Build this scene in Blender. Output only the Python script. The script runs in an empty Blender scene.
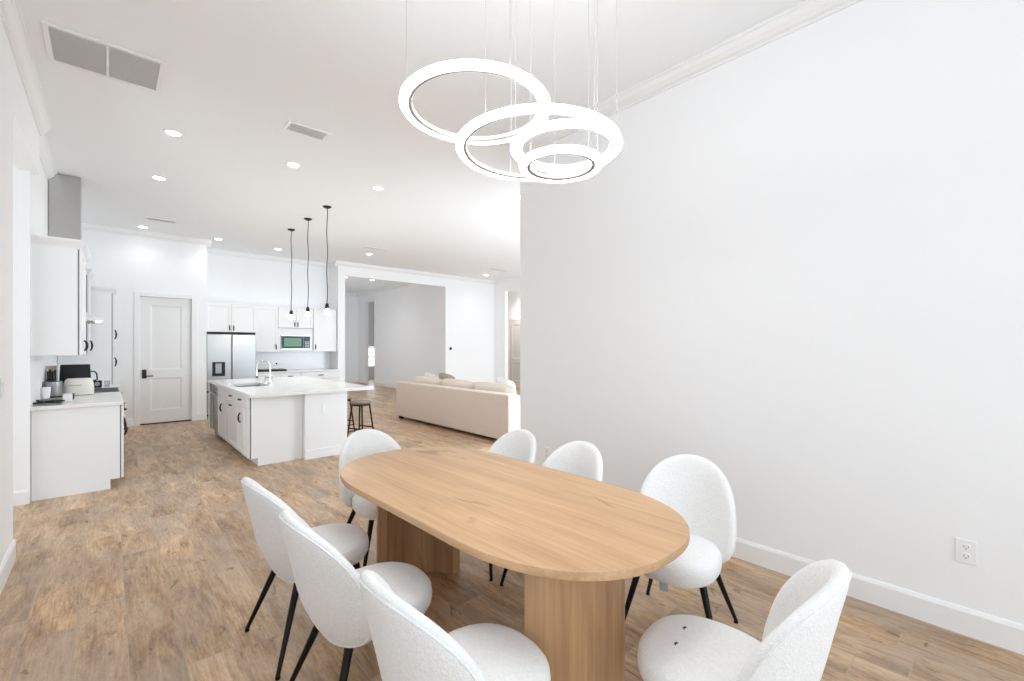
import bpy, bmesh, math, random
from mathutils import Vector, Matrix
random.seed(7)
PI = math.pi
C = bpy.context.scene.collection
H_CEIL = 3.66

# ------------------------------------------------------------------ materials
def new_mat(name):
    m = bpy.data.materials.new(name); m.use_nodes = True
    nt = m.node_tree; b = nt.nodes['Principled BSDF']
    return m, nt, b

def simple(name, col, rough=0.5, metal=0.0, bump=0.0, scale=60.0, spec=0.5, vary=0.0):
    m, nt, b = new_mat(name)
    b.inputs['Base Color'].default_value = (*col, 1)
    b.inputs['Roughness'].default_value = rough
    b.inputs['Metallic'].default_value = metal
    b.inputs['Specular IOR Level'].default_value = spec
    tc = nt.nodes.new('ShaderNodeTexCoord')
    n = nt.nodes.new('ShaderNodeTexNoise'); n.inputs['Scale'].default_value = scale
    n.inputs['Detail'].default_value = 3
    nt.links.new(tc.outputs['Object'], n.inputs['Vector'])
    if bump:
        bp = nt.nodes.new('ShaderNodeBump'); bp.inputs['Strength'].default_value = bump
        bp.inputs['Distance'].default_value = 0.003
        nt.links.new(n.outputs['Fac'], bp.inputs['Height'])
        nt.links.new(bp.outputs['Normal'], b.inputs['Normal'])
    if vary:
        r = nt.nodes.new('ShaderNodeMapRange')
        r.inputs['To Min'].default_value = 1 - vary; r.inputs['To Max'].default_value = 1 + vary
        mx = nt.nodes.new('ShaderNodeVectorMath'); mx.operation = 'SCALE'
        mx.inputs[0].default_value = col
        nt.links.new(n.outputs['Fac'], r.inputs['Value'])
        nt.links.new(r.outputs['Result'], mx.inputs['Scale'])
        nt.links.new(mx.outputs['Vector'], b.inputs['Base Color'])
    return m

def emit(name, col, strength):
    m, nt, b = new_mat(name)
    b.inputs['Base Color'].default_value = (0.9, 0.9, 0.9, 1)
    b.inputs['Emission Color'].default_value = (*col, 1)
    b.inputs['Emission Strength'].default_value = strength
    return m

def wood_floor():
    m, nt, b = new_mat('wood_look_tile')
    N = nt.nodes.new; L = nt.links.new
    geo = N('ShaderNodeNewGeometry'); sep = N('ShaderNodeSeparateXYZ'); L(geo.outputs['Position'], sep.inputs[0])
    def math_(op, a, b_=None, c_=None):
        n = N('ShaderNodeMath'); n.operation = op
        for i, v in enumerate((a, b_, c_)):
            if v is None: continue
            if isinstance(v, (int, float)): n.inputs[i].default_value = v
            else: L(v, n.inputs[i])
        return n.outputs[0]
    PW, PL = 0.2, 1.2
    v = math_('DIVIDE', math_('ADD', sep.outputs['X'], 10 - 0.07), PW)
    row = math_('FLOOR', v)
    wn = N('ShaderNodeTexWhiteNoise'); wn.noise_dimensions = '1D'; L(row, wn.inputs['W'])
    u = math_('ADD', math_('DIVIDE', math_('ADD', sep.outputs['Y'], 20.0), PL), wn.outputs['Value'])
    col = math_('FLOOR', u)
    fu = math_('FRACT', u); fv = math_('FRACT', v)
    # distance to plank edge (m)
    du = math_('MULTIPLY', math_('MINIMUM', fu, math_('SUBTRACT', 1.0, fu)), PL)
    dv = math_('MULTIPLY', math_('MINIMUM', fv, math_('SUBTRACT', 1.0, fv)), PW)
    dd = math_('MINIMUM', du, dv)
    grout = N('ShaderNodeMapRange'); grout.interpolation_type = 'SMOOTHSTEP'
    grout.inputs['From Min'].default_value = 0.0009; grout.inputs['From Max'].default_value = 0.0032
    L(dd, grout.inputs['Value'])
    cell = N('ShaderNodeCombineXYZ'); L(row, cell.inputs[0]); L(col, cell.inputs[1])
    cr = N('ShaderNodeTexWhiteNoise'); cr.noise_dimensions = '2D'; L(cell.outputs[0], cr.inputs['Vector'])
    # grain coordinates, shifted per plank
    def grain(sx, sy, scale, detail, dist=0.0, rough=0.55):
        cx = math_('ADD', math_('MULTIPLY', sep.outputs['X'], sx), math_('MULTIPLY', cr.outputs['Value'], 37.0))
        cy = math_('ADD', math_('MULTIPLY', sep.outputs['Y'], sy), math_('MULTIPLY', cr.outputs['Value'], 91.0))
        cc = N('ShaderNodeCombineXYZ'); L(cx, cc.inputs[0]); L(cy, cc.inputs[1])
        n = N('ShaderNodeTexNoise'); n.inputs['Scale'].default_value = scale
        n.inputs['Detail'].default_value = detail; n.inputs['Distortion'].default_value = dist
        n.inputs['Roughness'].default_value = rough
        L(cc.outputs[0], n.inputs['Vector']); return n.outputs['Fac']
    g1 = grain(5.0, 1.1, 1.6, 7, 0.6, 0.66)     # broad figure
    g2 = grain(40.0, 3.0, 2.0, 4, 0.2)     # fine streaks
    g3 = grain(4.5, 2.0, 1.9, 4, 1.2)      # blotches and knots
    ramp = N('ShaderNodeValToRGB'); e = ramp.color_ramp
    e.elements[0].position = 0.37; e.elements[0].color = FLOOR_D
    e.elements[1].position = 0.625; e.elements[1].color = FLOOR_L
    k = e.elements.new(0.455); k.color = FLOOR_M1
    k = e.elements.new(0.53); k.color = FLOOR_M2
    g4 = grain(22.0, 7.0, 2.0, 5, 1.4, 0.7)   # short scraped marks
    g5 = grain(1.3, 0.8, 1.5, 2, 0.3)          # slow grey patches
    g6 = grain(8.0, 4.0, 1.5, 3, 1.0)          # knots
    mixv = math_('ADD', math_('MULTIPLY', g1, 0.52), math_('ADD', math_('MULTIPLY', g2, 0.25), math_('MULTIPLY', g4, 0.23)))
    L(mixv, ramp.inputs[0])
    # per plank tint
    tint = N('ShaderNodeMapRange'); tint.inputs['To Min'].default_value = 0.85; tint.inputs['To Max'].default_value = 1.14
    L(cr.outputs['Value'], tint.inputs['Value'])
    sc = N('ShaderNodeVectorMath'); sc.operation = 'SCALE'; L(tint.outputs[0], sc.inputs['Scale'])
    # dark knots
    kn = N('ShaderNodeMapRange'); kn.interpolation_type = 'SMOOTHSTEP'
    kn.inputs['From Min'].default_value = 0.63; kn.inputs['From Max'].default_value = 0.72
    kn.inputs['To Min'].default_value = 1.0; kn.inputs['To Max'].default_value = 0.45
    L(g6, kn.inputs['Value'])
    gm = N('ShaderNodeMapRange'); gm.inputs['From Min'].default_value = 0.36; gm.inputs['From Max'].default_value = 0.64
    gm.inputs['To Min'].default_value = 0.0; gm.inputs['To Max'].default_value = 0.5; L(g5, gm.inputs['Value'])
    gmx = N('ShaderNodeMix'); gmx.data_type = 'RGBA'; gmx.inputs['B'].default_value = (0.40, 0.33, 0.275, 1)
    L(gm.outputs[0], gmx.inputs['Factor']); L(ramp.outputs[0], gmx.inputs['A']); L(gmx.outputs['Result'], sc.inputs[0])
    sk = N('ShaderNodeVectorMath'); sk.operation = 'SCALE'; L(sc.outputs[0], sk.inputs[0]); L(kn.outputs[0], sk.inputs['Scale'])
    mix = N('ShaderNodeMix'); mix.data_type = 'RGBA'
    mix.inputs['A'].default_value = GROUT
    L(grout.outputs[0], mix.inputs['Factor']); L(sk.outputs[0], mix.inputs['B'])
    L(mix.outputs['Result'], b.inputs['Base Color'])
    rr = N('ShaderNodeMapRange'); rr.inputs['To Min'].default_value = 0.36; rr.inputs['To Max'].default_value = 0.52
    L(g2, rr.inputs['Value']); L(rr.outputs[0], b.inputs['Roughness'])
    bp = N('ShaderNodeBump'); bp.inputs['Strength'].default_value = 0.25; bp.inputs['Distance'].default_value = 0.002
    L(math_('ADD', grout.outputs[0], math_('MULTIPLY', g2, 0.3)), bp.inputs['Height'])
    L(bp.outputs['Normal'], b.inputs['Normal'])
    return m

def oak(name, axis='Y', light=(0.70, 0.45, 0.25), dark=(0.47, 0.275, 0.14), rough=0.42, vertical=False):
    m, nt, b = new_mat(name)
    N = nt.nodes.new; L = nt.links.new
    tc = N('ShaderNodeTexCoord')
    def nz(scale_vec, scale, detail, dist):
        mp = N('ShaderNodeMapping'); mp.inputs['Scale'].default_value = scale_vec
        L(tc.outputs['Object'], mp.inputs['Vector'])
        n = N('ShaderNodeTexNoise'); n.inputs['Scale'].default_value = scale
        n.inputs['Detail'].default_value = detail; n.inputs['Distortion'].default_value = dist
        L(mp.outputs[0], n.inputs['Vector']); return n.outputs['Fac']
    sv = {'Y': (9, 0.8, 9), 'Z': (9, 9, 0.8)}[axis]
    sv2 = {'Y': (70, 2.2, 70), 'Z': (70, 70, 2.2)}[axis]
    sv3 = {'Y': (5, 1.5, 5), 'Z': (5, 5, 1.5)}[axis]
    g1 = nz(sv, 1.3, 5, 0.8); g2 = nz(sv2, 1.0, 4, 0.1); g3 = nz(sv3, 1.6, 2, 0.6)
    # lamella boards
    sep = N('ShaderNodeSeparateXYZ'); L(tc.outputs['Object'], sep.inputs[0])
    dv = N('ShaderNodeMath'); dv.operation = 'MULTIPLY'; dv.inputs[1].default_value = 7.4; L(sep.outputs['X'], dv.inputs[0])
    fl = N('ShaderNodeMath'); fl.operation = 'FLOOR'; L(dv.outputs[0], fl.inputs[0])
    wn = N('ShaderNodeTexWhiteNoise'); wn.noise_dimensions = '1D'; L(fl.outputs[0], wn.inputs['W'])
    a = N('ShaderNodeMath'); a.operation = 'MULTIPLY_ADD'; L(g1, a.inputs[0]); a.inputs[1].default_value = 0.55
    a2 = N('ShaderNodeMath'); a2.operation = 'MULTIPLY'; L(g2, a2.inputs[0]); a2.inputs[1].default_value = 0.4
    L(a2.outputs[0], a.inputs[2])
    a3 = N('ShaderNodeMath'); a3.operation = 'MULTIPLY_ADD'; L(wn.outputs['Value'], a3.inputs[0]); a3.inputs[1].default_value = 0.07
    L(a.outputs[0], a3.inputs[2])
    ramp = N('ShaderNodeValToRGB'); e = ramp.color_ramp
    e.elements[0].position = 0.30; e.elements[0].color = (*dark, 1)
    e.elements[1].position = 0.70; e.elements[1].color = (*light, 1)
    L(a3.outputs[0], ramp.inputs[0])
    kn = N('ShaderNodeMapRange'); kn.interpolation_type = 'SMOOTHSTEP'
    kn.inputs['From Min'].default_value = 0.64; kn.inputs['From Max'].default_value = 0.74
    kn.inputs['To Min'].default_value = 1.0; kn.inputs['To Max'].default_value = 0.62
    L(g3, kn.inputs['Value'])
    s = N('ShaderNodeVectorMath'); s.operation = 'SCALE'; L(ramp.outputs[0], s.inputs[0]); L(kn.outputs[0], s.inputs['Scale'])
    L(s.outputs[0], b.inputs['Base Color'])
    b.inputs['Roughness'].default_value = rough
    bp = N('ShaderNodeBump'); bp.inputs['Strength'].default_value = 0.12; bp.inputs['Distance'].default_value = 0.001
    L(g2, bp.inputs['Height']); L(bp.outputs['Normal'], b.inputs['Normal'])
    return m

def boucle():
    m, nt, b = new_mat('white_boucle')
    N = nt.nodes.new; L = nt.links.new
    tc = N('ShaderNodeTexCoord')
    vo = N('ShaderNodeTexVoronoi'); vo.inputs['Scale'].default_value = 190
    no = N('ShaderNodeTexNoise'); no.inputs['Scale'].default_value = 95; no.inputs['Detail'].default_value = 4
    L(tc.outputs['Object'], vo.inputs['Vector']); L(tc.outputs['Object'], no.inputs['Vector'])
    ad = N('ShaderNodeMath'); ad.operation = 'ADD'; L(vo.outputs['Distance'], ad.inputs[0]); L(no.outputs['Fac'], ad.inputs[1])
    bp = N('ShaderNodeBump'); bp.inputs['Strength'].default_value = 0.55; bp.inputs['Distance'].default_value = 0.003
    L(ad.outputs[0], bp.inputs['Height']); L(bp.outputs['Normal'], b.inputs['Normal'])
    r = N('ShaderNodeMapRange'); r.inputs['To Min'].default_value = 0.88; r.inputs['To Max'].default_value = 1.06
    L(no.outputs['Fac'], r.inputs['Value'])
    s = N('ShaderNodeVectorMath'); s.operation = 'SCALE'; s.inputs[0].default_value = (0.89, 0.89, 0.88); L(r.outputs[0], s.inputs['Scale'])
    L(s.outputs[0], b.inputs['Base Color'])
    b.inputs['Roughness'].default_value = 0.95; b.inputs['Specular IOR Level'].default_value = 0.15
    b.inputs['Sheen Weight'].default_value = 0.2
    return m

FLOOR_D = (0.17, 0.095, 0.048, 1); FLOOR_M1 = (0.40, 0.245, 0.130, 1)
FLOOR_M2 = (0.57, 0.375, 0.210, 1); FLOOR_L = (0.75, 0.56, 0.38, 1)
GROUT = (0.42, 0.34, 0.26, 1)

M = dict(
    floor=wood_floor(),
    wall=simple('wall_paint', (0.875, 0.885, 0.895), 0.75, bump=0.05, scale=220),
    ceil=simple('ceiling_paint', (0.865, 0.885, 0.905), 0.9, bump=0.08, scale=140),
    trim=simple('trim_gloss_paint', (0.84, 0.84, 0.84), 0.35, bump=0.01, scale=40),
    cab=simple('cabinet_white', (0.83, 0.835, 0.84), 0.4, bump=0.01, scale=30),
    door=simple('door_white', (0.80, 0.80, 0.80), 0.4, bump=0.01, scale=30),
    quartz=simple('white_quartz', (0.80, 0.795, 0.785), 0.16, scale=9, vary=0.03),
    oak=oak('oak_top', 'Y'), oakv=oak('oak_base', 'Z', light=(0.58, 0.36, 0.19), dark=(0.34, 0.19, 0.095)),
    boucle=boucle(),
    black=simple('black_metal', (0.012, 0.011, 0.011), 0.38, 0.6, bump=0.01),
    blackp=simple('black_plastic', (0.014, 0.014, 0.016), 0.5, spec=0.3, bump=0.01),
    bronze=simple('dark_bronze', (0.035, 0.028, 0.024), 0.4, 0.7, bump=0.01),
    steel=simple('brushed_steel', (0.36, 0.365, 0.37), 0.36, 1.0, bump=0.03, scale=25),
    steeld=simple('grey_steel', (0.30, 0.30, 0.29), 0.35, 1.0, bump=0.02, scale=25),
    duct=simple('duct_steel', (0.50, 0.49, 0.47), 0.25, 1.0, bump=0.9, scale=4),
    chrome=simple('chrome', (0.8, 0.8, 0.8), 0.08, 1.0),
    glassdark=simple('dark_glass', (0.02, 0.03, 0.025), 0.3, spec=0.3),
    screen=simple('green_tinted_window', (0.16, 0.30, 0.20), 0.35, spec=0.3, scale=30, vary=0.35),
    beige=simple('beige_upholstery', (0.66, 0.57, 0.505), 0.95, bump=0.35, scale=45, vary=0.16),
    beige2=simple('cream_cushion', (0.72, 0.64, 0.56), 0.95, bump=0.3, scale=200, vary=0.08),
    armdaylit=simple('arm_fabric_painted_daylight', (0.72, 0.71, 0.70), 0.95, bump=0.3, scale=200, vary=0.05),  # paler than the sofa fabric: daylight wash painted into the colour
    brownpil=simple('taupe_pillow', (0.36, 0.30, 0.24), 0.95, bump=0.3, scale=90, vary=0.3),
    cream=simple('cream_plastic', (0.80, 0.77, 0.70), 0.3, bump=0.01),
    bamboo=simple('light_wood', (0.50, 0.38, 0.25), 0.5, scale=20, vary=0.2),
    louvre=simple('louvre_light_grey', (0.84, 0.84, 0.835), 0.5),
    plate=simple('white_plastic', (0.86, 0.86, 0.86), 0.3, bump=0.01),
    filt=simple('vent_filter_grey', (0.70, 0.70, 0.695), 0.8, scale=30, vary=0.1),
    gap=simple('reveal_shadow_grey', (0.16, 0.16, 0.16), 0.9),
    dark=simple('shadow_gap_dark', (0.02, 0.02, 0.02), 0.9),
    backsplash=simple('backsplash_tile', (0.80, 0.81, 0.82), 0.2, scale=5, vary=0.02),
    stoolwood=simple('worn_grey_brown_wood', (0.27, 0.21, 0.165), 0.5, scale=35, vary=0.3),
    wire=simple('steel_wire', (0.5, 0.5, 0.49), 0.5),
    ringmetal=simple('pewter_ring_metal', (0.22, 0.20, 0.18), 0.6),
    ringinner=simple('ring_white_lacquer', (0.88, 0.86, 0.83), 0.4),
    lint=simple('dark_mark', (0.10, 0.09, 0.085), 0.9),
    tagm=simple('translucent_tag', (0.45, 0.52, 0.60), 0.4),
    blush=simple('blush_cloth', (0.74, 0.72, 0.70), 0.9, bump=0.2),
    can=emit('can_light_glow', (1.0, 0.96, 0.90), 14.0),
    led=emit('led_diffuser_glow', (0.95, 0.975, 1.0), 15.0),
    bulb=emit('bulb_glow', (1.0, 0.95, 0.86), 12.0),
    hoodled=emit('hood_lamp_glow', (1.0, 0.98, 0.94), 12.0),
    daypane=emit('daylit_window_pane', (0.95, 0.98, 1.0), 1.0),
    greywall=simple('grey_wall_paint', (0.62, 0.605, 0.585), 0.8, bump=0.05, scale=200),
)
M['glass'], _nt, _b = new_mat('clear_glass')
_b.inputs['Transmission Weight'].default_value = 1.0; _b.inputs['Roughness'].default_value = 0.02

# ------------------------------------------------------------------ mesh helpers
def add_box(bm, x0, x1, y0, y1, z0, z1, bev=0.0, seg=2):
    r = bmesh.ops.create_cube(bm, size=1.0)
    vs = r['verts']
    for v in vs:
        v.co = Vector(((x0 + x1) / 2 + v.co.x * (x1 - x0), (y0 + y1) / 2 + v.co.y * (y1 - y0), (z0 + z1) / 2 + v.co.z * (z1 - z0)))
    if bev > 0:
        es = list({e for v in vs for e in v.link_edges})
        bmesh.ops.bevel(bm, geom=es, offset=bev, segments=seg, profile=0.5, affect='EDGES')
    return bm

def box(*a, **k):
    bm = bmesh.new(); return add_box(bm, *a, **k)

def add_cone(bm, p0, p1, r0, r1, seg=20, caps=True):
    p0, p1 = Vector(p0), Vector(p1); d = p1 - p0
    q = Vector((0, 0, 1)).rotation_difference(d.normalized())
    a, b_ = [], []
    for k in range(seg):
        t = 2 * PI * k / seg
        o = Vector((math.cos(t), math.sin(t), 0))
        a.append(bm.verts.new(p0 + q @ (o * r0))); b_.append(bm.verts.new(p1 + q @ (o * r1)))
    for k in range(seg):
        j = (k + 1) % seg; bm.faces.new((a[k], a[j], b_[j], b_[k]))
    if caps:
        bm.faces.new(list(reversed(a))); bm.faces.new(b_)
    return bm

def add_tube(bm, pts, r, seg=10, closed=False):
    pts = [Vector(p) for p in pts]; n = len(pts); rings = []
    up = Vector((0, 0, 1)); prev = None
    for i, p in enumerate(pts):
        if closed: d = (pts[(i + 1) % n] - pts[i - 1]).normalized()
        else: d = (pts[min(i + 1, n - 1)] - pts[max(i - 1, 0)]).normalized()
        if prev is None:
            ref = up if abs(d.dot(up)) < 0.95 else Vector((1, 0, 0))
            nx = d.cross(ref).normalized()
        else:
            nx = (prev - d * prev.dot(d)).normalized()
        prev = nx; ny = d.cross(nx)
        rr = r[i] if isinstance(r, (list, tuple)) else r
        rings.append([bm.verts.new(p + (nx * math.cos(2 * PI * k / seg) + ny * math.sin(2 * PI * k / seg)) * rr) for k in range(seg)])
    for i in range(n if closed else n - 1):
        A, B = rings[i], rings[(i + 1) % n]
        for k in range(seg):
            j = (k + 1) % seg
            bm.faces.new((A[k], A[j], B[j], B[k]))
    if not closed:
        bm.faces.new(list(reversed(rings[0]))); bm.faces.new(rings[-1])
    return bm

def add_lathe(bm, prof, cx=0, cy=0, seg=32, close=False):
    """prof: list of (r, z). r==0 ends become poles."""
    rings = []
    for r, z in prof:
        if r < 1e-6: rings.append([bm.verts.new((cx, cy, z))])
        else: rings.append([bm.verts.new((cx + r * math.cos(2 * PI * k / seg), cy + r * math.sin(2 * PI * k / seg), z)) for k in range(seg)])
    pairs = list(zip(rings, rings[1:])) + ([(rings[-1], rings[0])] if close else [])
    for A, B in pairs:
        for k in range(seg):
            j = (k + 1) % seg
            if len(A) == 1 and len(B) == 1: continue
            if len(A) == 1: bm.faces.new((A[0], B[j], B[k]))
            elif len(B) == 1: bm.faces.new((A[k], A[j], B[0]))
            else: bm.faces.new((A[k], A[j], B[j], B[k]))
    if not close:
        if len(rings[0]) > 1: bm.faces.new(list(reversed(rings[0])))
        if len(rings[-1]) > 1: bm.faces.new(rings[-1])
    return bm

def add_prism(bm, poly, z0, z1):
    """poly: list of (x, y) extruded from z0 to z1"""
    a = [bm.verts.new((x, y, z0)) for x, y in poly]; b_ = [bm.verts.new((x, y, z1)) for x, y in poly]
    n = len(poly)
    for k in range(n):
        j = (k + 1) % n; bm.faces.new((a[k], a[j], b_[j], b_[k]))
    bm.faces.new(list(reversed(a))); bm.faces.new(b_)
    return bm

def xform(bm, mat):
    bmesh.ops.transform(bm, matrix=mat, verts=bm.verts); return bm

def obj(name, bm, mat, parent=None, smooth=False, loc=None):
    bmesh.ops.recalc_face_normals(bm, faces=bm.faces)
    me = bpy.data.meshes.new(name); bm.to_mesh(me); bm.free()
    me.materials.append(mat)
    if smooth:
        for p in me.polygons: p.use_smooth = True
        try: me.set_sharp_from_angle(angle=math.radians(38))
        except Exception: pass
    o = bpy.data.objects.new(name, me); C.objects.link(o)
    if parent: o.parent = parent
    if loc: o.location = loc
    return o

def tag(o, label, cat, group=None, kind=None):
    o['label'] = label; o['category'] = cat
    if group: o['group'] = group
    if kind: o['kind'] = kind
    return o

def thing(name, label, cat, loc=(0, 0, 0), rz=0.0, group=None):
    o = bpy.data.objects.new(name, None); C.objects.link(o)
    o.empty_display_size = 0.1
    o.location = loc; o.rotation_euler = (0, 0, rz)
    return tag(o, label, cat, group)

def struct(name, bm, mat, parent=None):
    o = obj(name, bm, mat, parent); o['kind'] = 'structure'; return o

def copy_tree(o, parent=None):
    c_ = o.copy(); C.objects.link(c_)
    if parent is not None: c_.parent = parent
    for ch in list(o.children): copy_tree(ch, c_)
    return c_

# ------------------------------------------------------------------ room shell
YB = -5.0
struct('floor', box(-3.0, 12.2, YB - 0.1, 20.0, -0.12, 0), M['floor'])
struct('ceiling', box(-3.0, 12.2, YB - 0.1, 20.0, H_CEIL, H_CEIL + 0.12), M['ceil'])
struct('wall_right', box(3.30, 3.46, YB, 3.50, 0, H_CEIL), M['wall'])
# rear wall with a wide window (behind the camera)
bm = bmesh.new()
add_box(bm, -3.0, 0.1, YB - 0.15, YB, 0, H_CEIL); add_box(bm, 2.9, 3.46, YB - 0.15, YB, 0, H_CEIL)
add_box(bm, 0.1, 2.9, YB - 0.15, YB, 0, 0.35); add_box(bm, 0.1, 2.9, YB - 0.15, YB, 2.95, H_CEIL)
struct('wall_rear', bm, M['wall'])
bm = bmesh.new()
for x in (0.1, 1.0, 1.95, 2.85): add_box(bm, x, x + 0.05, YB - 0.1, YB - 0.04, 0.35, 2.95)
add_box(bm, 0.1, 2.9, YB - 0.1, YB - 0.04, 0.35, 0.41); add_box(bm, 0.1, 2.9, YB - 0.1, YB - 0.04, 2.89, 2.95)
struct('window_1', bm, M['trim'])
# left wall of the dining area: pier, then a tall opening with a header
bm = bmesh.new()
add_box(bm, -0.64, -0.50, YB, -3.6, 0, H_CEIL); add_box(bm, -0.64, -0.50, -0.6, 4.67, 0, H_CEIL)
add_box(bm, -0.64, -0.50, -3.6, -0.6, 0, 0.4); add_box(bm, -0.64, -0.50, -3.6, -0.6, 2.9, H_CEIL)
add_box(bm, -0.64, -0.50, 4.67, 6.28, 3.16, H_CEIL)
struct('wall_left', bm, M['wall'])
w4 = bmesh.new()
for y in (-3.6, -2.13, -0.66): add_box(w4, -0.60, -0.55, y, y + 0.06, 0.4, 2.9)
add_box(w4, -0.60, -0.55, -3.6, -0.6, 0.4, 0.46); add_box(w4, -0.60, -0.55, -3.6, -0.6, 2.84, 2.9)
struct('window_4', w4, M['trim'])
struct('wall_left_kitchen', box(-0.72, -0.56, 6.28, 10.95, 0, H_CEIL), M['wall'])
struct('wall_left_return', box(-3.0, -0.56, 6.22, 6.28, 0, H_CEIL), M['wall'])
struct('wall_left_outer', box(-3.1, -3.0, YB, 20.0, 0, H_CEIL), M['wall'])
# pantry door wall (back left)
DX0, DX1, DZ = 0.43, 1.225, 2.44
bm = bmesh.new()
add_box(bm, -0.72, DX0, 10.90, 11.04, 0, H_CEIL); add_box(bm, DX1, 1.475, 10.90, 11.04, 0, H_CEIL)
add_box(bm, DX0, DX1, 10.90, 11.04, DZ, H_CEIL)
add_box(bm, 1.36, 1.475, 11.04, 11.86, 0, H_CEIL)
struct('wall_pantry', bm, M['wall'])
struct('wall_kitchen_back', box(1.38, 4.5, 11.86, 12.0, 0, H_CEIL), M['wall'])
# wall with wide opening (back right)
bm = bmesh.new()
add_box(bm, 4.32, 4.50, 11.35, 11.86, 0, H_CEIL)
add_box(bm, 4.50, 7.58, 11.35, 11.55, 3.31, H_CEIL)
add_box(bm, 7.58, 9.60, 11.35, 11.55, 0, H_CEIL)
struct('wall_living_back', bm, M['wall'])
# far hall beyond the wide opening
bm = bmesh.new()
add_box(bm, 7.58, 7.70, 11.55, 16.21, 0, H_CEIL); add_box(bm, 7.58, 7.70, 17.02, 17.95, 0, H_CEIL)
add_box(bm, 7.58, 7.70, 16.21, 17.02, 3.25, H_CEIL)
struct('wall_hall_right', bm, M['wall'])
struct('wall_hall_end', box(4.3, 7.67, 17.80, 17.95, 0, H_CEIL), M['wall'])
struct('wall_hall_left', box(4.36, 4.50, 12.0, 17.8, 0, H_CEIL), M['wall'])
bm = bmesh.new()
add_box(bm, 7.67, 8.3, 19.0, 19.12, 0, H_CEIL); add_box(bm, 9.5, 12.2, 19.0, 19.12, 0, H_CEIL)
add_box(bm, 8.3, 9.5, 19.0, 19.12, 0, 0.55); add_box(bm, 8.3, 9.5, 19.0, 19.12, 1.48, H_CEIL)
struct('wall_far_room', bm, M['greywall'])
struct('wall_far_room_side', box(10.4, 10.5, 13.0, 19.0, 0, H_CEIL), M['greywall'])
w2 = bmesh.new()
for x in (8.3, 8.88, 9.44): add_box(w2, x, x + 0.06, 19.0, 19.06, 0.55, 1.48)
for z in (0.55, 0.99, 1.42): add_box(w2, 8.3, 9.5, 19.0, 19.06, z, z + 0.05)
w2o = struct('window_2', w2, M['trim'])
struct('window_pane', box(8.32, 9.48, 19.07, 19.08, 0.57, 1.46), M['daypane'], w2o)
# living room right wall with tall doorway, and the passage behind
bm = bmesh.new()
add_box(bm, 9.50, 9.64, 10.80, 11.36, 0, H_CEIL); add_box(bm, 9.50, 9.64, 9.30, 10.80, 3.28, H_CEIL)
add_box(bm, 9.50, 9.64, 3.50, 9.30, 0, H_CEIL)
struct('wall_living_right', bm, M['wall'])
struct('wall_passage_end', box(7.67, 10.92, 12.9, 13.0, 0, H_CEIL), M['wall'])
struct('wall_passage', box(10.80, 10.92, 7.5, 12.9, 0, H_CEIL), M['wall'])
# rear living wall with patio opening
bm = bmesh.new()
add_box(bm, 3.46, 4.3, 3.36, 3.50, 0, H_CEIL); add_box(bm, 9.0, 9.64, 3.36, 3.50, 0, H_CEIL)
add_box(bm, 4.3, 9.0, 3.36, 3.50, 2.6, H_CEIL)
struct('wall_living_rear', bm, M['wall'])
bm = bmesh.new()
for x in (4.3, 5.84, 7.4, 8.94): add_box(bm, x, x + 0.06, 3.40, 3.46, 0, 2.6)
add_box(bm, 4.3, 9.0, 3.40, 3.46, 2.54, 2.6); add_box(bm, 4.3, 9.0, 3.40, 3.46, 0, 0.05)
struct('window_3', bm, M['trim'])

# ---- crown moulding and baseboards (profile swept along straight runs)
def run_prism(p0, p1, prof):
    """prof: (out, z) polygon; 'out' is to the left of p0->p1"""
    bm = bmesh.new(); p0 = Vector(p0); p1 = Vector(p1); d = (p1 - p0).normalized(); n = Vector((-d.y, d.x))
    A = [bm.verts.new((p0.x + n.x * o, p0.y + n.y * o, z)) for o, z in prof]
    B = [bm.verts.new((p1.x + n.x * o, p1.y + n.y * o, z)) for o, z in prof]
    k = len(prof)
    for i in range(k):
        j = (i + 1) % k; bm.faces.new((A[i], A[j], B[j], B[i]))
    bm.faces.new(A); bm.faces.new(list(reversed(B)))
    return bm
CR = [(0, 3.545), (0.012, 3.545), (0.012, 3.565), (0.03, 3.575), (0.055, 3.60), (0.068, 3.635), (0.08, 3.64), (0.08, 3.66), (0, 3.66)]
BS = [(0, 0), (0.016, 0), (0.016, 0.118), (0.012, 0.128), (0.006, 0.138), (0, 0.14)]
def crown(name, a, b): struct(name, run_prism(a, b, CR), M['trim'])
def base(name, a, b): struct(name, run_prism(a, b, BS), M['trim'])
crown('trim_1', (3.30, YB), (3.30, 3.50)); crown('trim_2', (-0.50, 6.28), (-0.50, YB))
crown('trim_3', (-0.56, 7.90), (-0.56, 6.28)); crown('trim_4', (1.555, 10.90), (-0.56, 10.90))
crown('trim_5', (4.32, 11.86), (1.475, 11.86)); crown('trim_6', (9.50, 11.35), (4.24, 11.35))
crown('trim_7', (9.50, 3.50), (9.50, 11.35)); crown('trim_8', (4.32, 11.35), (4.32, 11.86))
crown('trim_9', (7.58, 11.56), (7.58, 17.8)); crown('trim_10', (7.58, 17.8), (4.5, 17.8))
crown('trim_11', (1.475, 11.86), (1.475, 10.90)); crown('trim_12', (-0.56, 10.90), (-0.56, 8.32))
base('baseboard_right', (3.30, YB), (3.30, 3.516)); base('baseboard_left', (-0.50, 4.67), (-0.50, YB))
base('baseboard_left_pier_end', (-0.484, 4.67), (-0.64, 4.67))
base('baseboard_left_return', (-0.56, 6.22), (-3.0, 6.22))
base('baseboard_pantry_left', (0.345, 10.90), (0.06, 10.90)); base('baseboard_pantry_right', (1.475, 10.90), (1.31, 10.90))
base('baseboard_living_back', (9.50, 11.35), (7.58, 11.35)); base('baseboard_column', (4.50, 11.35), (4.32, 11.35))
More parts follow.
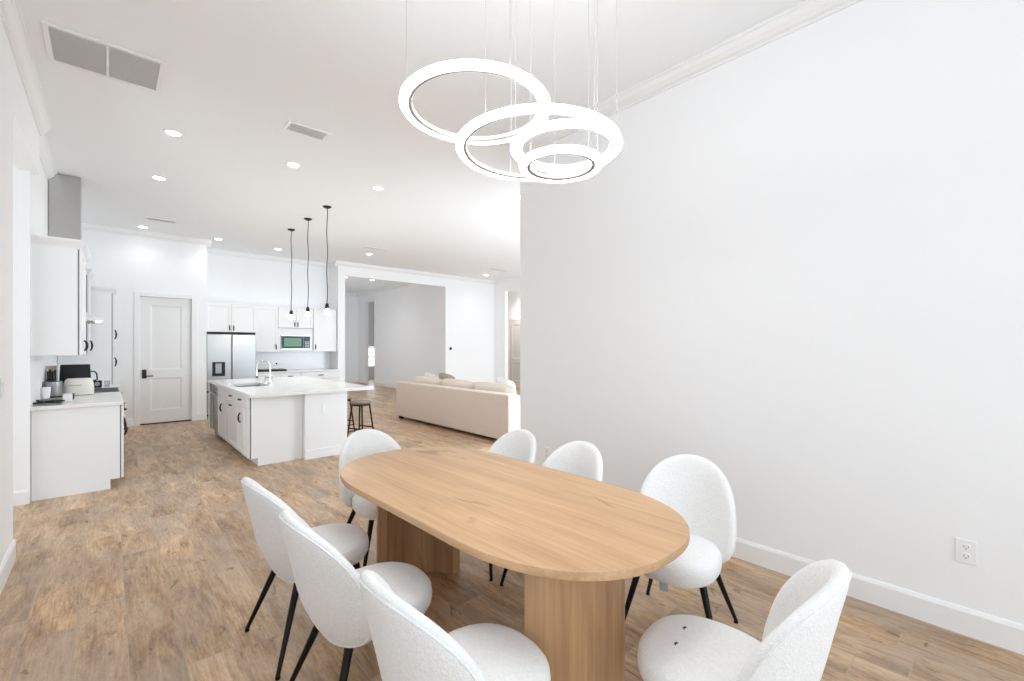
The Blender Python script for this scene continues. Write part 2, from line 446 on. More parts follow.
base('baseboard_living_right', (9.50, 10.80), (9.50, 11.35)); base('baseboard_hall_right', (7.58, 11.35), (7.58, 16.12))
base('baseboard_hall_end', (7.58, 17.8), (4.5, 17.8)); base('baseboard_living_rear', (3.46, 3.50), (4.3, 3.50))

# door casings
def casing(name, x0, x1, z, y, w=0.085):
    bm = bmesh.new()
    add_box(bm, x0 - w, x0, y - 0.02, y, 0, z + w, 0.004); add_box(bm, x1, x1 + w, y - 0.02, y, 0, z + w, 0.004)
    add_box(bm, x0, x1, y - 0.02, y, z, z + w, 0.004)
    struct(name, bm, M['trim'])
casing('trim_13', DX0, DX1, DZ, 10.90)
bm = bmesh.new()
add_box(bm, 7.56, 7.58, 16.12, 16.21, 0, 3.34, 0.004); add_box(bm, 7.56, 7.58, 17.02, 17.11, 0, 3.34, 0.004); add_box(bm, 7.56, 7.58, 16.21, 17.02, 3.25, 3.34, 0.004)
struct('trim_14', bm, M['trim'])

def panel_door_bm(w, h, t, panels, rec=0.012, bev=0.02):
    """door slab in local x 0..w, front at y=0 facing -y, with recessed bevelled panels"""
    bm = box(0, w, 0.0, t, 0, h)
    for (x0, x1, z0, z1) in panels:
        # stile frame around the recess: built by insetting a raised border
        pass
    bm.free(); bm = bmesh.new()
    xs = sorted({0, w} | {p[0] for p in panels} | {p[1] for p in panels}); zs = sorted({0, h} | {p[2] for p in panels} | {p[3] for p in panels})
    def inpanel(xm, zm): return any(p[0] < xm < p[1] and p[2] < zm < p[3] for p in panels)
    for i in range(len(xs) - 1):
        for j in range(len(zs) - 1):
            a, b_, c_, d_ = xs[i], xs[i + 1], zs[j], zs[j + 1]
            if inpanel((a + b_) / 2, (c_ + d_) / 2): continue
            v = [bm.verts.new(q) for q in ((a, 0, c_), (b_, 0, c_), (b_, 0, d_), (a, 0, d_))]; bm.faces.new(v)
    for (a, b_, c_, d_) in panels:
        o = [bm.verts.new(q) for q in ((a, 0, c_), (b_, 0, c_), (b_, 0, d_), (a, 0, d_))]
        n = [bm.verts.new(q) for q in ((a + bev, rec, c_ + bev), (b_ - bev, rec, c_ + bev), (b_ - bev, rec, d_ - bev), (a + bev, rec, d_ - bev))]
        for k in range(4):
            j = (k + 1) % 4; bm.faces.new((o[k], o[j], n[j], n[k]))
        bm.faces.new(n)
    f = [bm.verts.new(q) for q in ((0, 0, 0), (w, 0, 0), (w, 0, h), (0, 0, h))]
    g = [bm.verts.new(q) for q in ((0, t, 0), (w, t, 0), (w, t, h), (0, t, h))]
    for k in range(4):
        j = (k + 1) % 4; bm.faces.new((f[k], f[j], g[j], g[k]))
    bm.faces.new(g)
    bmesh.ops.remove_doubles(bm, verts=bm.verts, dist=1e-5)
    return bm

# pantry door
W = DX1 - DX0 - 0.006
d1 = obj('door_1', panel_door_bm(W, DZ - 0.025, 0.04, [(0.15, W - 0.15, 1.02, 2.26), (0.15, W - 0.15, 0.24, 0.86)], 0.012, 0.03), M['door'])
d1.location = (DX0 + 0.003, 10.945, 0.022); d1['kind'] = 'structure'
bm = bmesh.new(); add_box(bm, 0.03, 0.095, -0.022, 0, 0.86, 1.03, 0.004)
hw = obj('door_handle', bm, M['bronze'], d1, True)
bm = bmesh.new(); add_cone(bm, (0.062, -0.055, 0.905), (0.062, -0.015, 0.905), 0.011, 0.013); add_box(bm, 0.055, 0.19, -0.065, -0.05, 0.895, 0.915, 0.004)
obj('lever', bm, M['bronze'], hw, True)
struct('door_gap_shade', box(DX0, DX1, 10.94, 11.04, 0, 0.020), M['dark'])  # dark strip painted as the shade in the gap under the door
# passage door in the hall seen past the doorway
d2 = obj('door_2', panel_door_bm(0.9, 2.42, 0.045, [(0.14, 0.76, 1.05, 2.25), (0.14, 0.76, 0.25, 0.88)]), M['greywall'])
d2.rotation_euler = (0, 0, -PI / 2); d2.location = (10.745, 11.95, 0.008); d2['kind'] = 'structure'
bm = bmesh.new(); add_lathe(bm, [(0, 0), (0.025, 0.004), (0.03, 0.02), (0.022, 0.04), (0.012, 0.05), (0.012, 0.06)], seg=20)
xform(bm, Matrix.Translation((0.80, -0.06, 0.82)) @ Matrix.Rotation(-PI / 2, 4, 'X'))
obj('door_knob', bm, M['bronze'], d2, True)
bm = bmesh.new(); add_box(bm, 10.76, 10.80, 10.95, 11.04, 0, 2.52, 0.004); add_box(bm, 10.76, 10.80, 11.96, 12.05, 0, 2.52, 0.004); add_box(bm, 10.76, 10.80, 11.04, 11.96, 2.44, 2.52, 0.004)
struct('trim_16', bm, M['trim'])

# ------------------------------------------------------------------ cabinets
def shaker(w, h, fr=0.055, t=0.02):
    return panel_door_bm(w, h, t, [(fr, w - fr, fr, h - fr)], 0.008, 0.003) if (w > 0.13 and h > 0.2) else box(0, w, 0, t, 0, h, 0.002)

def bow_pull_bm(x, z, length=0.13, vertical=True, out=0.021, r=0.008):
    pts = []
    for k in range(13):
        t = k / 12 - 0.5
        y = -0.002 - out * (1 - (2 * t) ** 2) ** 0.6 if abs(t) < 0.499 else -0.0
        pts.append((x, y, z + t * length) if vertical else (x + t * length, y, z))
    rr = [r * (1.5 - abs(k / 6 - 1) * 0.5) for k in range(13)]
    bm = bmesh.new(); add_tube(bm, pts, rr, 8); return bm

def cabinet(name, label, loc, rz, w, h, d, fronts, toe=0.1, group=None, side_notch=True, crown_top=False, mat=None, open_top=False):
    """fronts: (x0, x1, z0, z1, kind, [(handle kind, x, z, length)])"""
    mat = mat or M['cab']
    t = thing(name, label, 'cabinet', loc, rz, group)
    bm = bmesh.new()
    if toe:
        # side profile with a toe notch, extruded over the width
        prof = [(0, toe), (0, h), (d, h), (d, 0), (0.075, 0), (0.075, toe)]
        A = [bm.verts.new((0, y, z)) for y, z in prof]; B = [bm.verts.new((w, y, z)) for y, z in prof]
        for i in range(6):
            j = (i + 1) % 6
            if open_top and i == 1: continue
            bm.faces.new((A[i], A[j], B[j], B[i]))
        bm.faces.new(A); bm.faces.new(list(reversed(B)))
    else:
        add_box(bm, 0, w, 0, d, 0, h, 0.002)
    obj('body', bm, mat, t)
    if fronts: obj('gap_shade', box(min(f[0] for f in fronts) + 0.001, max(f[1] for f in fronts) - 0.001, -0.009, -0.0005, min(f[2] for f in fronts) + 0.001, max(f[3] for f in fronts) - 0.001), M['gap'], t)  # dark filler strip, paints the shade in the gap behind the fronts
    for f in fronts:
        x0, x1, z0, z1, kind, hs = f
        o = obj(kind, shaker(x1 - x0 - 0.006, z1 - z0 - 0.006) if kind == 'door' else box(0, x1 - x0 - 0.006, 0, 0.02, 0, z1 - z0 - 0.006, 0.002), mat, t)
        o.location = (x0 + 0.003, -0.030, z0 + 0.003)
        for hk, hx, hz, hl in hs:
            hb = bow_pull_bm(hx - x0 - 0.003, hz - z0 - 0.003, hl, hk == 'v')
            ho = obj('handle', hb, M['bronze'], o, True); ho['label'] = 'dark bronze bow pull'
    if crown_top:
        bm = bmesh.new(); prof = [(0, 0), (0.0, 0.02), (-0.045, 0.075), (-0.045, 0.09), (0.012, 0.09), (0.012, 0)]
        # front run plus mitred side returns
        L_ = [(0, 0), (-0.0, 0)]
        pts_out = lambda o: [(-o, d), (-o, -o - 0.022), (w + o, -o - 0.022), (w + o, d)]
        lay = [(0.0, 0.0), (0.006, 0.02), (0.03, 0.055), (0.04, 0.075), (0.04, 0.09), (-0.02, 0.09), (-0.02, 0.0)]
        rings = [[bm.verts.new((x, y, h - 0.02 + z)) for x, y in pts_out(o)] for o, z in lay]
        for i in range(len(rings)):
            A = rings[i]; B = rings[(i + 1) % len(rings)]
            for k in range(3): bm.faces.new((A[k], A[k + 1], B[k + 1], B[k]))
        bm.faces.new([r[0] for r in rings]); bm.faces.new([r[3] for r in rings][::-1])
        obj('crown_moulding', bm, M['trim'], t)
    return t

R90 = PI / 2
# left kitchen run, faces +X (local x -> world +Y)
cabinet('base_cabinet', 'white base cabinet with plain side panel, left foreground run nearest the dining area', (0.085, 6.28, 0), R90, 1.38, 0.874, 0.64,
        [(0, 0.7, 0.70, 0.87, 'drawer', [('h', 0.35, 0.79, 0.12)]), (0.7, 1.38, 0.70, 0.87, 'drawer', [('h', 1.04, 0.79, 0.12)]),
         (0, 0.35, 0.1, 0.70, 'door', [('v', 0.06, 0.60, 0.11)]), (0.35, 0.7, 0.1, 0.70, 'door', [('v', 0.41, 0.60, 0.11)]),
         (0.7, 1.38, 0.1, 0.70, 'door', [('v', 0.76, 0.60, 0.11)])])
cabinet('base_cabinet', 'white base cabinet between the cooktop and the tall cabinet on the left', (0.085, 8.46, 0), R90, 0.78, 0.874, 0.64,
        [(0, 0.78, 0.70, 0.87, 'drawer', [('h', 0.39, 0.79, 0.12)]), (0, 0.39, 0.1, 0.70, 'door', [('v', 0.06, 0.60, 0.11)]), (0.39, 0.78, 0.1, 0.70, 'door', [('v', 0.45, 0.60, 0.11)])])
bm = box(-0.56, 0.115, 6.255, 7.66, 0.876, 0.912, 0.004)
tag(obj('countertop', bm, M['quartz']), 'white quartz countertop on the left run holding small kitchen appliances', 'countertop')
bm = box(-0.56, 0.115, 8.46, 9.235, 0.876, 0.912, 0.004)
tag(obj('countertop', bm, M['quartz']), 'short white countertop on the left beyond the range', 'countertop')
# range
t = thing('kitchen_range', 'stainless range with black cooktop set into the left counter under the hood', 'stove', (0.095, 7.67, 0), R90)
obj('body', box(0, 0.77, 0.02, 0.64, 0.0, 0.893, 0.003), M['steel'], t)
obj('cooktop', box(0, 0.77, 0.0, 0.64, 0.8935, 0.914, 0.003), M['blackp'], t)
o = obj('door', box(0.02, 0.75, -0.012, 0.018, 0.22, 0.74, 0.004), M['steel'], t)
bm = bmesh.new(); add_tube(bm, [(0.08, -0.012, 0.68), (0.08, -0.055, 0.68), (0.69, -0.055, 0.68), (0.69, -0.012, 0.68)], 0.009); obj('handle', bm, M['steel'], o, True)
for k in range(4):
    bm = bmesh.new(); add_cone(bm, (0.14 + 0.16 * k, 0.02, 0.83), (0.14 + 0.16 * k, -0.02, 0.83), 0.02, 0.017); obj('knob', bm, M['black'], t, True)
# upper cabinets left
cabinet('wall_cabinet', 'white upper cabinet with plain side panel at the left, nearest the camera', (-0.235, 6.30, 1.405), R90, 1.12, 1.10, 0.325,
        [(0, 0.56, 0.0, 1.08, 'door', [('v', 0.50, 0.10, 0.11)]), (0.56, 1.12, 0.0, 1.08, 'door', [('v', 0.62, 0.10, 0.11)])], toe=0, crown_top=True)
cabinet('wall_cabinet', 'white upper cabinet between the range hood and the tall cabinet', (-0.235, 8.50, 1.405), R90, 0.66, 1.10, 0.325,
        [(0, 0.36, 0.0, 1.08, 'door', [('v', 0.30, 0.10, 0.14)]), (0.36, 0.66, 0.0, 1.08, 'door', [('v', 0.42, 0.10, 0.14)])], toe=0, crown_top=True)
cabinet('tall_cabinet', 'tall white pantry cabinet at the far end of the left run beside the panelled door', (0.03, 9.25, 0), R90, 0.85, 2.34, 0.585,
        [(0, 0.85, 0.1, 1.52, 'door', [('v', 0.07, 1.25, 0.14)]), (0, 0.85, 1.55, 2.32, 'door', [('v', 0.07, 1.68, 0.14)])], crown_top=True)
# range hood
t = thing('range_hood', 'stainless chimney range hood rising to the ceiling above the left run', 'range hood', (-0.555, 8.06, 0))
bm = bmesh.new(); add_box(bm, 0, 0.285, -0.15, 0.15, 1.95, 3.655, 0.002); obj('chimney', bm, M['duct'], t)
bm = bmesh.new()
A = [bm.verts.new(q) for q in ((0, -0.38, 1.82), (0.50, -0.38, 1.82), (0.50, 0.38, 1.82), (0, 0.38, 1.82))]
B = [bm.verts.new(q) for q in ((0, -0.38, 1.865), (0.50, -0.38, 1.865), (0.50, 0.38, 1.865), (0, 0.38, 1.865))]
D = [bm.verts.new(q) for q in ((0, -0.16, 1.955), (0.29, -0.16, 1.955), (0.29, 0.16, 1.955), (0, 0.16, 1.955))]
for P, Q in ((A, B), (B, D)):
    for k in range(4): bm.faces.new((P[k], P[(k + 1) % 4], Q[(k + 1) % 4], Q[k]))
bm.faces.new(A[::-1]); bm.faces.new(D)
obj('canopy', bm, M['plate'], t)
bm = bmesh.new()
for k in range(9): add_box(bm, 0.06 + 0.04 * k, 0.085 + 0.04 * k, -0.34, 0.34, 1.806, 1.819)
obj('filter', bm, M['steeld'], t)
bm = bmesh.new(); add_cone(bm, (0.455, -0.30, 1.806), (0.455, -0.30, 1.819), 0.03, 0.03); obj('lamp', bm, M['hoodled'], t)

# ------------------------------------------------------------------ back run
t = thing('refrigerator', 'stainless side by side refrigerator with a water dispenser in its left door', 'refrigerator', (1.505, 11.15, 0))
obj('body', box(-0.012, 0.915, 0.03, 0.70, 0.02, 1.785, 0.004), M['blackp'], t)  # black rim left showing round the doors as painted gap shade
dl = obj('door', box(0.006, 0.45, -0.012, 0.0295, 0.06, 1.75, 0.008), M['steel'], t)
dr = obj('door', box(0.459, 0.913, -0.012, 0.0295, 0.06, 1.75, 0.008), M['steel'], t)
ds = obj('dispenser', box(0.10, 0.33, -0.018, -0.0125, 0.86, 1.16, 0.002), M['blackp'], dl)
obj('panel', box(0.155, 0.265, -0.024, -0.0185, 0.92, 1.13, 0.003), M['steeld'], t)
for dd, x in ((dl, 0.437), (dr, 0.464)):
    obj('handle', box(x, x + 0.009, -0.020, -0.0125, 0.5, 1.70, 0.002), M['steel'], dd)
cabinet('wall_cabinet', 'white two door cabinet above the refrigerator', (1.488, 11.22, 1.80), 0, 0.955, 0.63, 0.635,
        [(0, 0.477, 0, 0.61, 'door', [('v', 0.44, 0.09, 0.11)]), (0.477, 0.955, 0, 0.61, 'door', [('v', 0.515, 0.09, 0.11)])], toe=0, crown_top=False)
cabinet('wall_cabinet', 'white single door wall cabinet between refrigerator and microwave', (2.455, 11.46, 1.36), 0, 0.492, 1.07, 0.395,
        [(0, 0.492, 0, 1.05, 'door', [('v', 0.445, 0.12, 0.12)])], toe=0)
cabinet('wall_cabinet', 'white two door cabinet above the built-in microwave', (2.950, 11.46, 1.93), 0, 0.79, 0.50, 0.395,
        [(0, 0.395, 0, 0.48, 'door', [('v', 0.36, 0.09, 0.11)]), (0.395, 0.79, 0, 0.48, 'door', [('v', 0.43, 0.09, 0.11)])], toe=0)
cabinet('wall_cabinet', 'white wall cabinet right of the microwave, at the end of the back run', (3.745, 11.46, 1.36), 0, 0.565, 1.07, 0.395,
        [(0, 0.565, 0, 1.05, 'door', [('v', 0.05, 0.12, 0.12)])], toe=0)
t = thing('microwave', 'built-in microwave with green tinted window and wide white trim frame', 'microwave', (2.952, 11.46, 1.36))
bm = bmesh.new()
add_box(bm, 0, 0.785, 0, 0.39, 0, 0.565, 0.003); obj('trim_frame', bm, M['cab'], t)
obj('body', box(0.05, 0.735, -0.018, -0.001, 0.03, 0.41, 0.004), M['steel'], t)
o = obj('door', box(0.065, 0.56, -0.026, -0.019, 0.085, 0.375, 0.003), M['glassdark'], t)
obj('window', box(0.125, 0.51, -0.0295, -0.027, 0.13, 0.33, 0.001), M['screen'], o)
o = obj('control_panel', box(0.565, 0.715, -0.026, -0.019, 0.085, 0.375, 0.003), M['glassdark'], t)
for i in range(3):
    for j in range(4): obj('button', box(0.60 + 0.035 * i, 0.62 + 0.035 * i, -0.029, -0.0265, 0.11 + 0.04 * j, 0.13 + 0.04 * j), M['steeld'], o)
cabinet('base_cabinet', 'white drawer base cabinet along the back wall beside the refrigerator', (2.475, 11.24, 0), 0, 0.91, 0.874, 0.61,
        [(0, 0.455, 0.70, 0.87, 'drawer', [('h', 0.23, 0.79, 0.12)]), (0.455, 0.91, 0.70, 0.87, 'drawer', [('h', 0.68, 0.79, 0.12)]),
         (0, 0.455, 0.1, 0.70, 'door', [('v', 0.41, 0.6, 0.12)]), (0.455, 0.91, 0.1, 0.70, 'door', [('v', 0.50, 0.6, 0.12)])])
cabinet('base_cabinet', 'white base cabinet along the back wall at its right end below the microwave', (3.390, 11.24, 0), 0, 0.92, 0.874, 0.61,
        [(0, 0.92, 0.70, 0.87, 'drawer', [('h', 0.46, 0.79, 0.14)]), (0, 0.46, 0.1, 0.70, 'door', [('v', 0.41, 0.6, 0.12)]), (0.46, 0.92, 0.1, 0.70, 'door', [('v', 0.51, 0.6, 0.12)])])
tag(obj('countertop', box(2.46, 4.315, 11.20, 11.855, 0.876, 0.912, 0.004), M['quartz']), 'white countertop along the back wall under the microwave', 'countertop')
struct('trim_17', box(2.46, 4.315, 11.848, 11.859, 0.915, 1.355), M['backsplash'])
t = thing('cooktop', 'black glass cooktop lying on the back counter left of the microwave', 'cooktop', (2.50, 11.23, 0.914))
obj('surface', box(0, 0.58, 0, 0.45, 0.0, 0.042, 0.004), M['blackp'], t)
for q in ((0.15, 0.12), (0.43, 0.12), (0.15, 0.33), (0.43, 0.33)):
    bm = bmesh.new(); add_lathe(bm, [(0, 0.0422), (0.07, 0.0422), (0.07, 0.0432), (0, 0.0432)], q[0], q[1], 24); obj('burner', bm, M['steeld'], t)
t = thing('kitchen_wand', 'slim chrome stalk with a black tip standing at the back counter', 'kitchen tool', (2.80, 11.23, 0.957))
bm = bmesh.new(); add_tube(bm, [(0, 0.04, 0), (0.0, 0.04, 0.06), (0.02, 0.04, 0.10), (0.06, 0.04, 0.125)], 0.008); obj('stalk', bm, M['chrome'], t, True)
bm = bmesh.new(); bmesh.ops.create_uvsphere(bm, u_segments=14, v_segments=10, radius=0.022, matrix=Matrix.Translation((0.068, 0.04, 0.13))); obj('tip', bm, M['blackp'], t, True)

# ------------------------------------------------------------------ island
cabinet('island_cabinet', 'white island sink cabinet with bronze pulls facing the left aisle', (1.305, 8.36, 0), -R90, 2.12, 0.874, 0.60,
        [(0.0, 2.12 - 0.02, 0.72, 0.87, 'drawer', [('h', 1.06, 0.80, 0.12), ('h', 1.66, 0.80, 0.12)]),
         (0.02, 0.56, 0.1, 0.72, 'door', [('v', 0.36, 0.56, 0.12)]), (0.56, 0.86, 0.1, 0.72, 'door', []),
         (0.86, 1.40, 0.1, 0.72, 'door', [('h', 1.06, 0.67, 0.12)]), (1.40, 1.80, 0.1, 0.72, 'door', [('v', 1.65, 0.56, 0.125)]),
         (1.80, 2.10, 0.1, 0.72, 'door', [])], open_top=True)
cabinet('island_cabinet', 'narrow white island end cabinet beyond the dishwasher', (1.285, 9.10, 0), -R90, 0.10, 0.874, 0.60,
        [(0, 0.10, 0.1, 0.87, 'door', [('h', 0.05, 0.72, 0.05)])])
t = thing('dishwasher', 'stainless dishwasher built into the island beside the sink cabinet', 'dishwasher', (1.30, 8.985, 0), -R90)
obj('body', box(0, 0.61, 0.03, 0.58, 0.02, 0.86, 0.003), M['steeld'], t)
o = obj('door', box(0.004, 0.606, 0, 0.028, 0.10, 0.78, 0.005), M['steel'], t)
bm = bmesh.new(); add_tube(bm, [(0.06, 0, 0.72), (0.06, -0.04, 0.72), (0.55, -0.04, 0.72), (0.55, 0, 0.72)], 0.009); obj('handle', bm, M['steel'], o, True)
obj('control_panel', box(0.004, 0.606, 0, 0.028, 0.785, 0.86, 0.004), M['steeld'], t)
t = thing('island_end_wall', 'white panelled seating side of the kitchen island with baseboard', 'island panel', (1.91, 6.15, 0))
obj('body', box(0, 0.56, 0, 2.93, 0, 0.874, 0.003), M['cab'], t)
bm = bmesh.new(); add_box(bm, -0.0, 0.572, -0.012, -0.0005, 0, 0.125, 0.004); add_box(bm, 0.5605, 0.572, -0.0005, 2.93, 0, 0.125, 0.004); obj('baseboard', bm, M['trim'], t)
bm = bmesh.new(); add_box(bm, 0.215, 0.285, -0.006, -0.0005, 0.60, 0.715, 0.002); o = obj('outlet_plate', bm, M['plate'], t)
# countertop with a sink cut-out
bm = bmesh.new(); Z0, Z1 = 0.876, 0.914; X0, X1, Y0, Y1 = 1.25, 2.82, 6.06, 9.12; SX0, SX1, SY0, SY1 = 1.36, 1.78, 7.30, 8.0
def plate_with_hole(bm, X0, X1, Y0, Y1, SX0, SX1, SY0, SY1, Z0, Z1):
    def ring(x0, x1, y0, y1, z): return [bm.verts.new(q) for q in ((x0, y0, z), (x1, y0, z), (x1, y1, z), (x0, y1, z))]
    ot, it, ob, ib = ring(X0, X1, Y0, Y1, Z1), ring(SX0, SX1, SY0, SY1, Z1), ring(X0, X1, Y0, Y1, Z0), ring(SX0, SX1, SY0, SY1, Z0)
    for k in range(4):
        j = (k + 1) % 4
        bm.faces.new((ot[k], ot[j], it[j], it[k])); bm.faces.new((ob[k], ob[j], ib[j], ib[k]))
        bm.faces.new((ot[k], ot[j], ob[j], ob[k])); bm.faces.new((it[k], it[j], ib[j], ib[k]))
plate_with_hole(bm, X0, X1, Y0, Y1, SX0, SX1, SY0, SY1, Z0, Z1)
tag(obj('island_countertop', bm, M['quartz']), 'large white quartz island countertop with sink cut-out and seating overhang', 'countertop')
bm = bmesh.new()
def tub(bm, x0, x1, y0, y1, zt, zb, th=0.01):
    o = [bm.verts.new(q) for q in ((x0, y0, zt), (x1, y0, zt), (x1, y1, zt), (x0, y1, zt))]
    i = [bm.verts.new(q) for q in ((x0 + th, y0 + th, zt), (x1 - th, y0 + th, zt), (x1 - th, y1 - th, zt), (x0 + th, y1 - th, zt))]
    ib = [bm.verts.new(q) for q in ((x0 + th, y0 + th, zb + th), (x1 - th, y0 + th, zb + th), (x1 - th, y1 - th, zb + th), (x0 + th, y1 - th, zb + th))]
    ob = [bm.verts.new(q) for q in ((x0, y0, zb), (x1, y0, zb), (x1, y1, zb), (x0, y1, zb))]
    for k in range(4):
        j = (k + 1) % 4
        bm.faces.new((o[k], o[j], i[j], i[k])); bm.faces.new((i[k], i[j], ib[j], ib[k])); bm.faces.new((o[k], o[j], ob[j], ob[k]))
    bm.faces.new(ib); bm.faces.new(ob)
tub(bm, SX0 - 0.008, SX1 + 0.008, SY0 - 0.008, SY1 + 0.008, 0.8755, 0.69)
tag(obj('kitchen_sink', bm, M['steel']), 'undermount steel sink basin set in the island countertop', 'sink')
t = thing('kitchen_faucet', 'chrome gooseneck faucet standing behind the island sink', 'faucet', (1.84, 7.58, 0.914))
bm = bmesh.new(); add_lathe(bm, [(0.032, 0), (0.032, 0.008), (0.02, 0.02), (0.018, 0.11), (0.014, 0.13)], seg=20); obj('base', bm, M['chrome'], t, True)
pts = [(0, 0, 0.12), (0, 0, 0.28)] + [(-0.085 + 0.085 * math.cos(a), 0.03 - 0.03 * math.cos(a), 0.28 + 0.085 * math.sin(a)) for a in [k * PI / 10 for k in range(1, 11)]] + [(-0.172, 0.06, 0.20)]
bm = bmesh.new(); add_tube(bm, pts, 0.0115, 12); obj('spout', bm, M['chrome'], t, True)
bm = bmesh.new(); add_cone(bm, (-0.172, 0.06, 0.215), (-0.172, 0.06, 0.13), 0.014, 0.018); obj('spray_head', bm, M['chrome'], t, True)
bm = bmesh.new(); add_tube(bm, [(0.0, -0.015, 0.07), (0.0, -0.05, 0.075), (0.0, -0.09, 0.11)], 0.006); obj('handle', bm, M['steeld'], t, True)
t = thing('soap_dispenser', 'small chrome soap dispenser beside the island faucet', 'soap dispenser', (1.845, 7.86, 0.914))
bm = bmesh.new(); add_lathe(bm, [(0.022, 0), (0.022, 0.01), (0.012, 0.02), (0.011, 0.09), (0.016, 0.10), (0.016, 0.115), (0, 0.118)], seg=18); obj('body', bm, M['chrome'], t, True)
bm = bmesh.new(); add_tube(bm, [(0, 0, 0.108), (-0.05, 0, 0.108), (-0.07, 0, 0.095)], 0.006); obj('nozzle', bm, M['chrome'], t, True)

# bar stools
def make_stool(label):
    t = thing('bar_stool', label, 'stool', (0, 0, 0), 0, 'bar stools at the island')
    bm = bmesh.new(); add_lathe(bm, [(0, 0.60), (0.145, 0.60), (0.158, 0.608), (0.16, 0.622), (0.152, 0.632), (0.12, 0.626), (0, 0.62)], seg=32); obj('seat', bm, M['stoolwood'], t, True)
    bm = bmesh.new(); add_lathe(bm, [(0.125, 0.57), (0.14, 0.57), (0.14, 0.599), (0.125, 0.599)], seg=28, close=True); obj('seat_ring', bm, M['bronze'], t, True)
    cs = [(1, 1), (1, -1), (-1, -1), (-1, 1)]
    for sx, sy in cs:
        bm = bmesh.new(); add_cone(bm, (sx * 0.09, sy * 0.09, 0.599), (sx * 0.15, sy * 0.15, 0), 0.014, 0.012, 12); obj('leg', bm, M['bronze'], t, True)
    for z in (0.16, 0.22):
        f = 0.09 + 0.06 * (0.599 - z) / 0.599
        for k in range(4):
            if (z > 0.2) != (k % 2 == 0): continue
            a, b_ = cs[k], cs[(k + 1) % 4]
            bm = bmesh.new(); add_cone(bm, (a[0] * f, a[1] * f, z), (b_[0] * f, b_[1] * f, z), 0.0105, 0.0105, 10); obj('footrest', bm, M['bronze'], t, True)
    return t
s1 = make_stool('bar stool with worn wood seat and dark legs, nearer one under the island overhang')
s1.location = (2.93, 6.76, 0); s1.rotation_euler.z = 0.5
s2 = copy_tree(s1); s2.location = (2.93, 7.52, 0); s2.rotation_euler.z = 0.2
s2['label'] = 'bar stool half hidden behind the island corner, farther of the two stools'

# pendants
def make_pendant(label, loc, bulbz):
    t = thing('pendant_light', label, 'pendant light', (loc[0], loc[1], H_CEIL), 0, 'bulb pendants over the island')
    z = bulbz - H_CEIL
    bm = bmesh.new(); add_lathe(bm, [(0, -0.03), (0.03, -0.028), (0.06, -0.012), (0.065, 0), (0, 0)], seg=28); obj('canopy', bm, M['bronze'], t, True)
    bm = bmesh.new()
    pts = [(0.006 * math.sin(k * 1.3 + loc[1]), 0.004 * math.sin(k * 0.9), -0.028 + (z + 0.17 + 0.028) * k / 12) for k in range(13)]
    add_tube(bm, pts, 0.006, 8); obj('cord', bm, M['bronze'], t, True)
    x, y = pts[-1][0], pts[-1][1]
    bm = bmesh.new(); add_lathe(bm, [(0.008, z + 0.175), (0.02, z + 0.165), (0.028, z + 0.14), (0.03, z + 0.095), (0.026, z + 0.09), (0, z + 0.09)], x, y, 20); obj('socket', bm, M['bronze'], t, True)
    bm = bmesh.new(); add_lathe(bm, [(0, z + 0.0), (0.02, z + 0.006), (0.034, z + 0.028), (0.035, z + 0.045), (0.025, z + 0.07), (0.015, z + 0.085), (0.014, z + 0.10)], x, y, 24); obj('bulb', bm, M['bulb'], t, True)
    return t
for lab, y in (('dark corded bare bulb pendant over the island, farthest of the three', 8.83), ('dark corded bare bulb pendant over the island, middle one of the three', 7.90),
               ('dark corded bare bulb pendant over the island, nearest of the three', 7.01)):
    make_pendant(lab, (2.5, y), 1.99)

# ------------------------------------------------------------------ ceiling lights, vents
cl = thing('ceiling_light', 'x', 'ceiling light', (0, 0, H_CEIL), 0, 'recessed ceiling lights')
bm = bmesh.new(); add_lathe(bm, [(0.062, -0.004), (0.085, -0.004), (0.09, -0.0005), (0.062, -0.0005)], seg=32, close=True); obj('trim_ring', bm, M['trim'], cl, True)
bm = bmesh.new(); add_lathe(bm, [(0, -0.006), (0.055, -0.006), (0.062, -0.001), (0, -0.001)], seg=28); obj('diffuser', bm, M['can'], cl, True)
cans = [((0.48, 5.64), 'recessed ceiling light, largest one, right of the big return air grille'),
        ((0.475, 7.27), 'recessed ceiling light over the left kitchen aisle, behind the largest one'),
        ((1.625, 5.67), 'recessed ceiling light just behind the small square supply vent'),
        ((2.72, 5.72), 'recessed ceiling light left of the big wall edge, between ring chandelier and pendants'),
        ((0.455, 10.46), 'recessed ceiling light above the panelled pantry door beside a thin vent'),
        ((1.627, 10.62), 'recessed ceiling light at the outer corner of the pantry wall'),
        ((2.784, 10.81), 'recessed ceiling light above the microwave, left of the pendant cords'),
        ((4.516, 9.96), 'recessed ceiling light over the left end of the wide opening'),
        ((4.40, 4.69), 'recessed ceiling light at the edge of the large white wall'),
        ((8.464, 10.5), 'recessed ceiling light in the living room back corner'),
        ((5.48, 13.78), 'recessed ceiling light inside the far hall at the left of the opening'),
        ((6.37, 13.82), 'recessed ceiling light in the far hall near its lit crown moulding')]
for i, ((x, y), lab) in enumerate(cans):
    o = cl if i == 0 else copy_tree(cl)
    o.location = (x, y, H_CEIL); o['label'] = lab
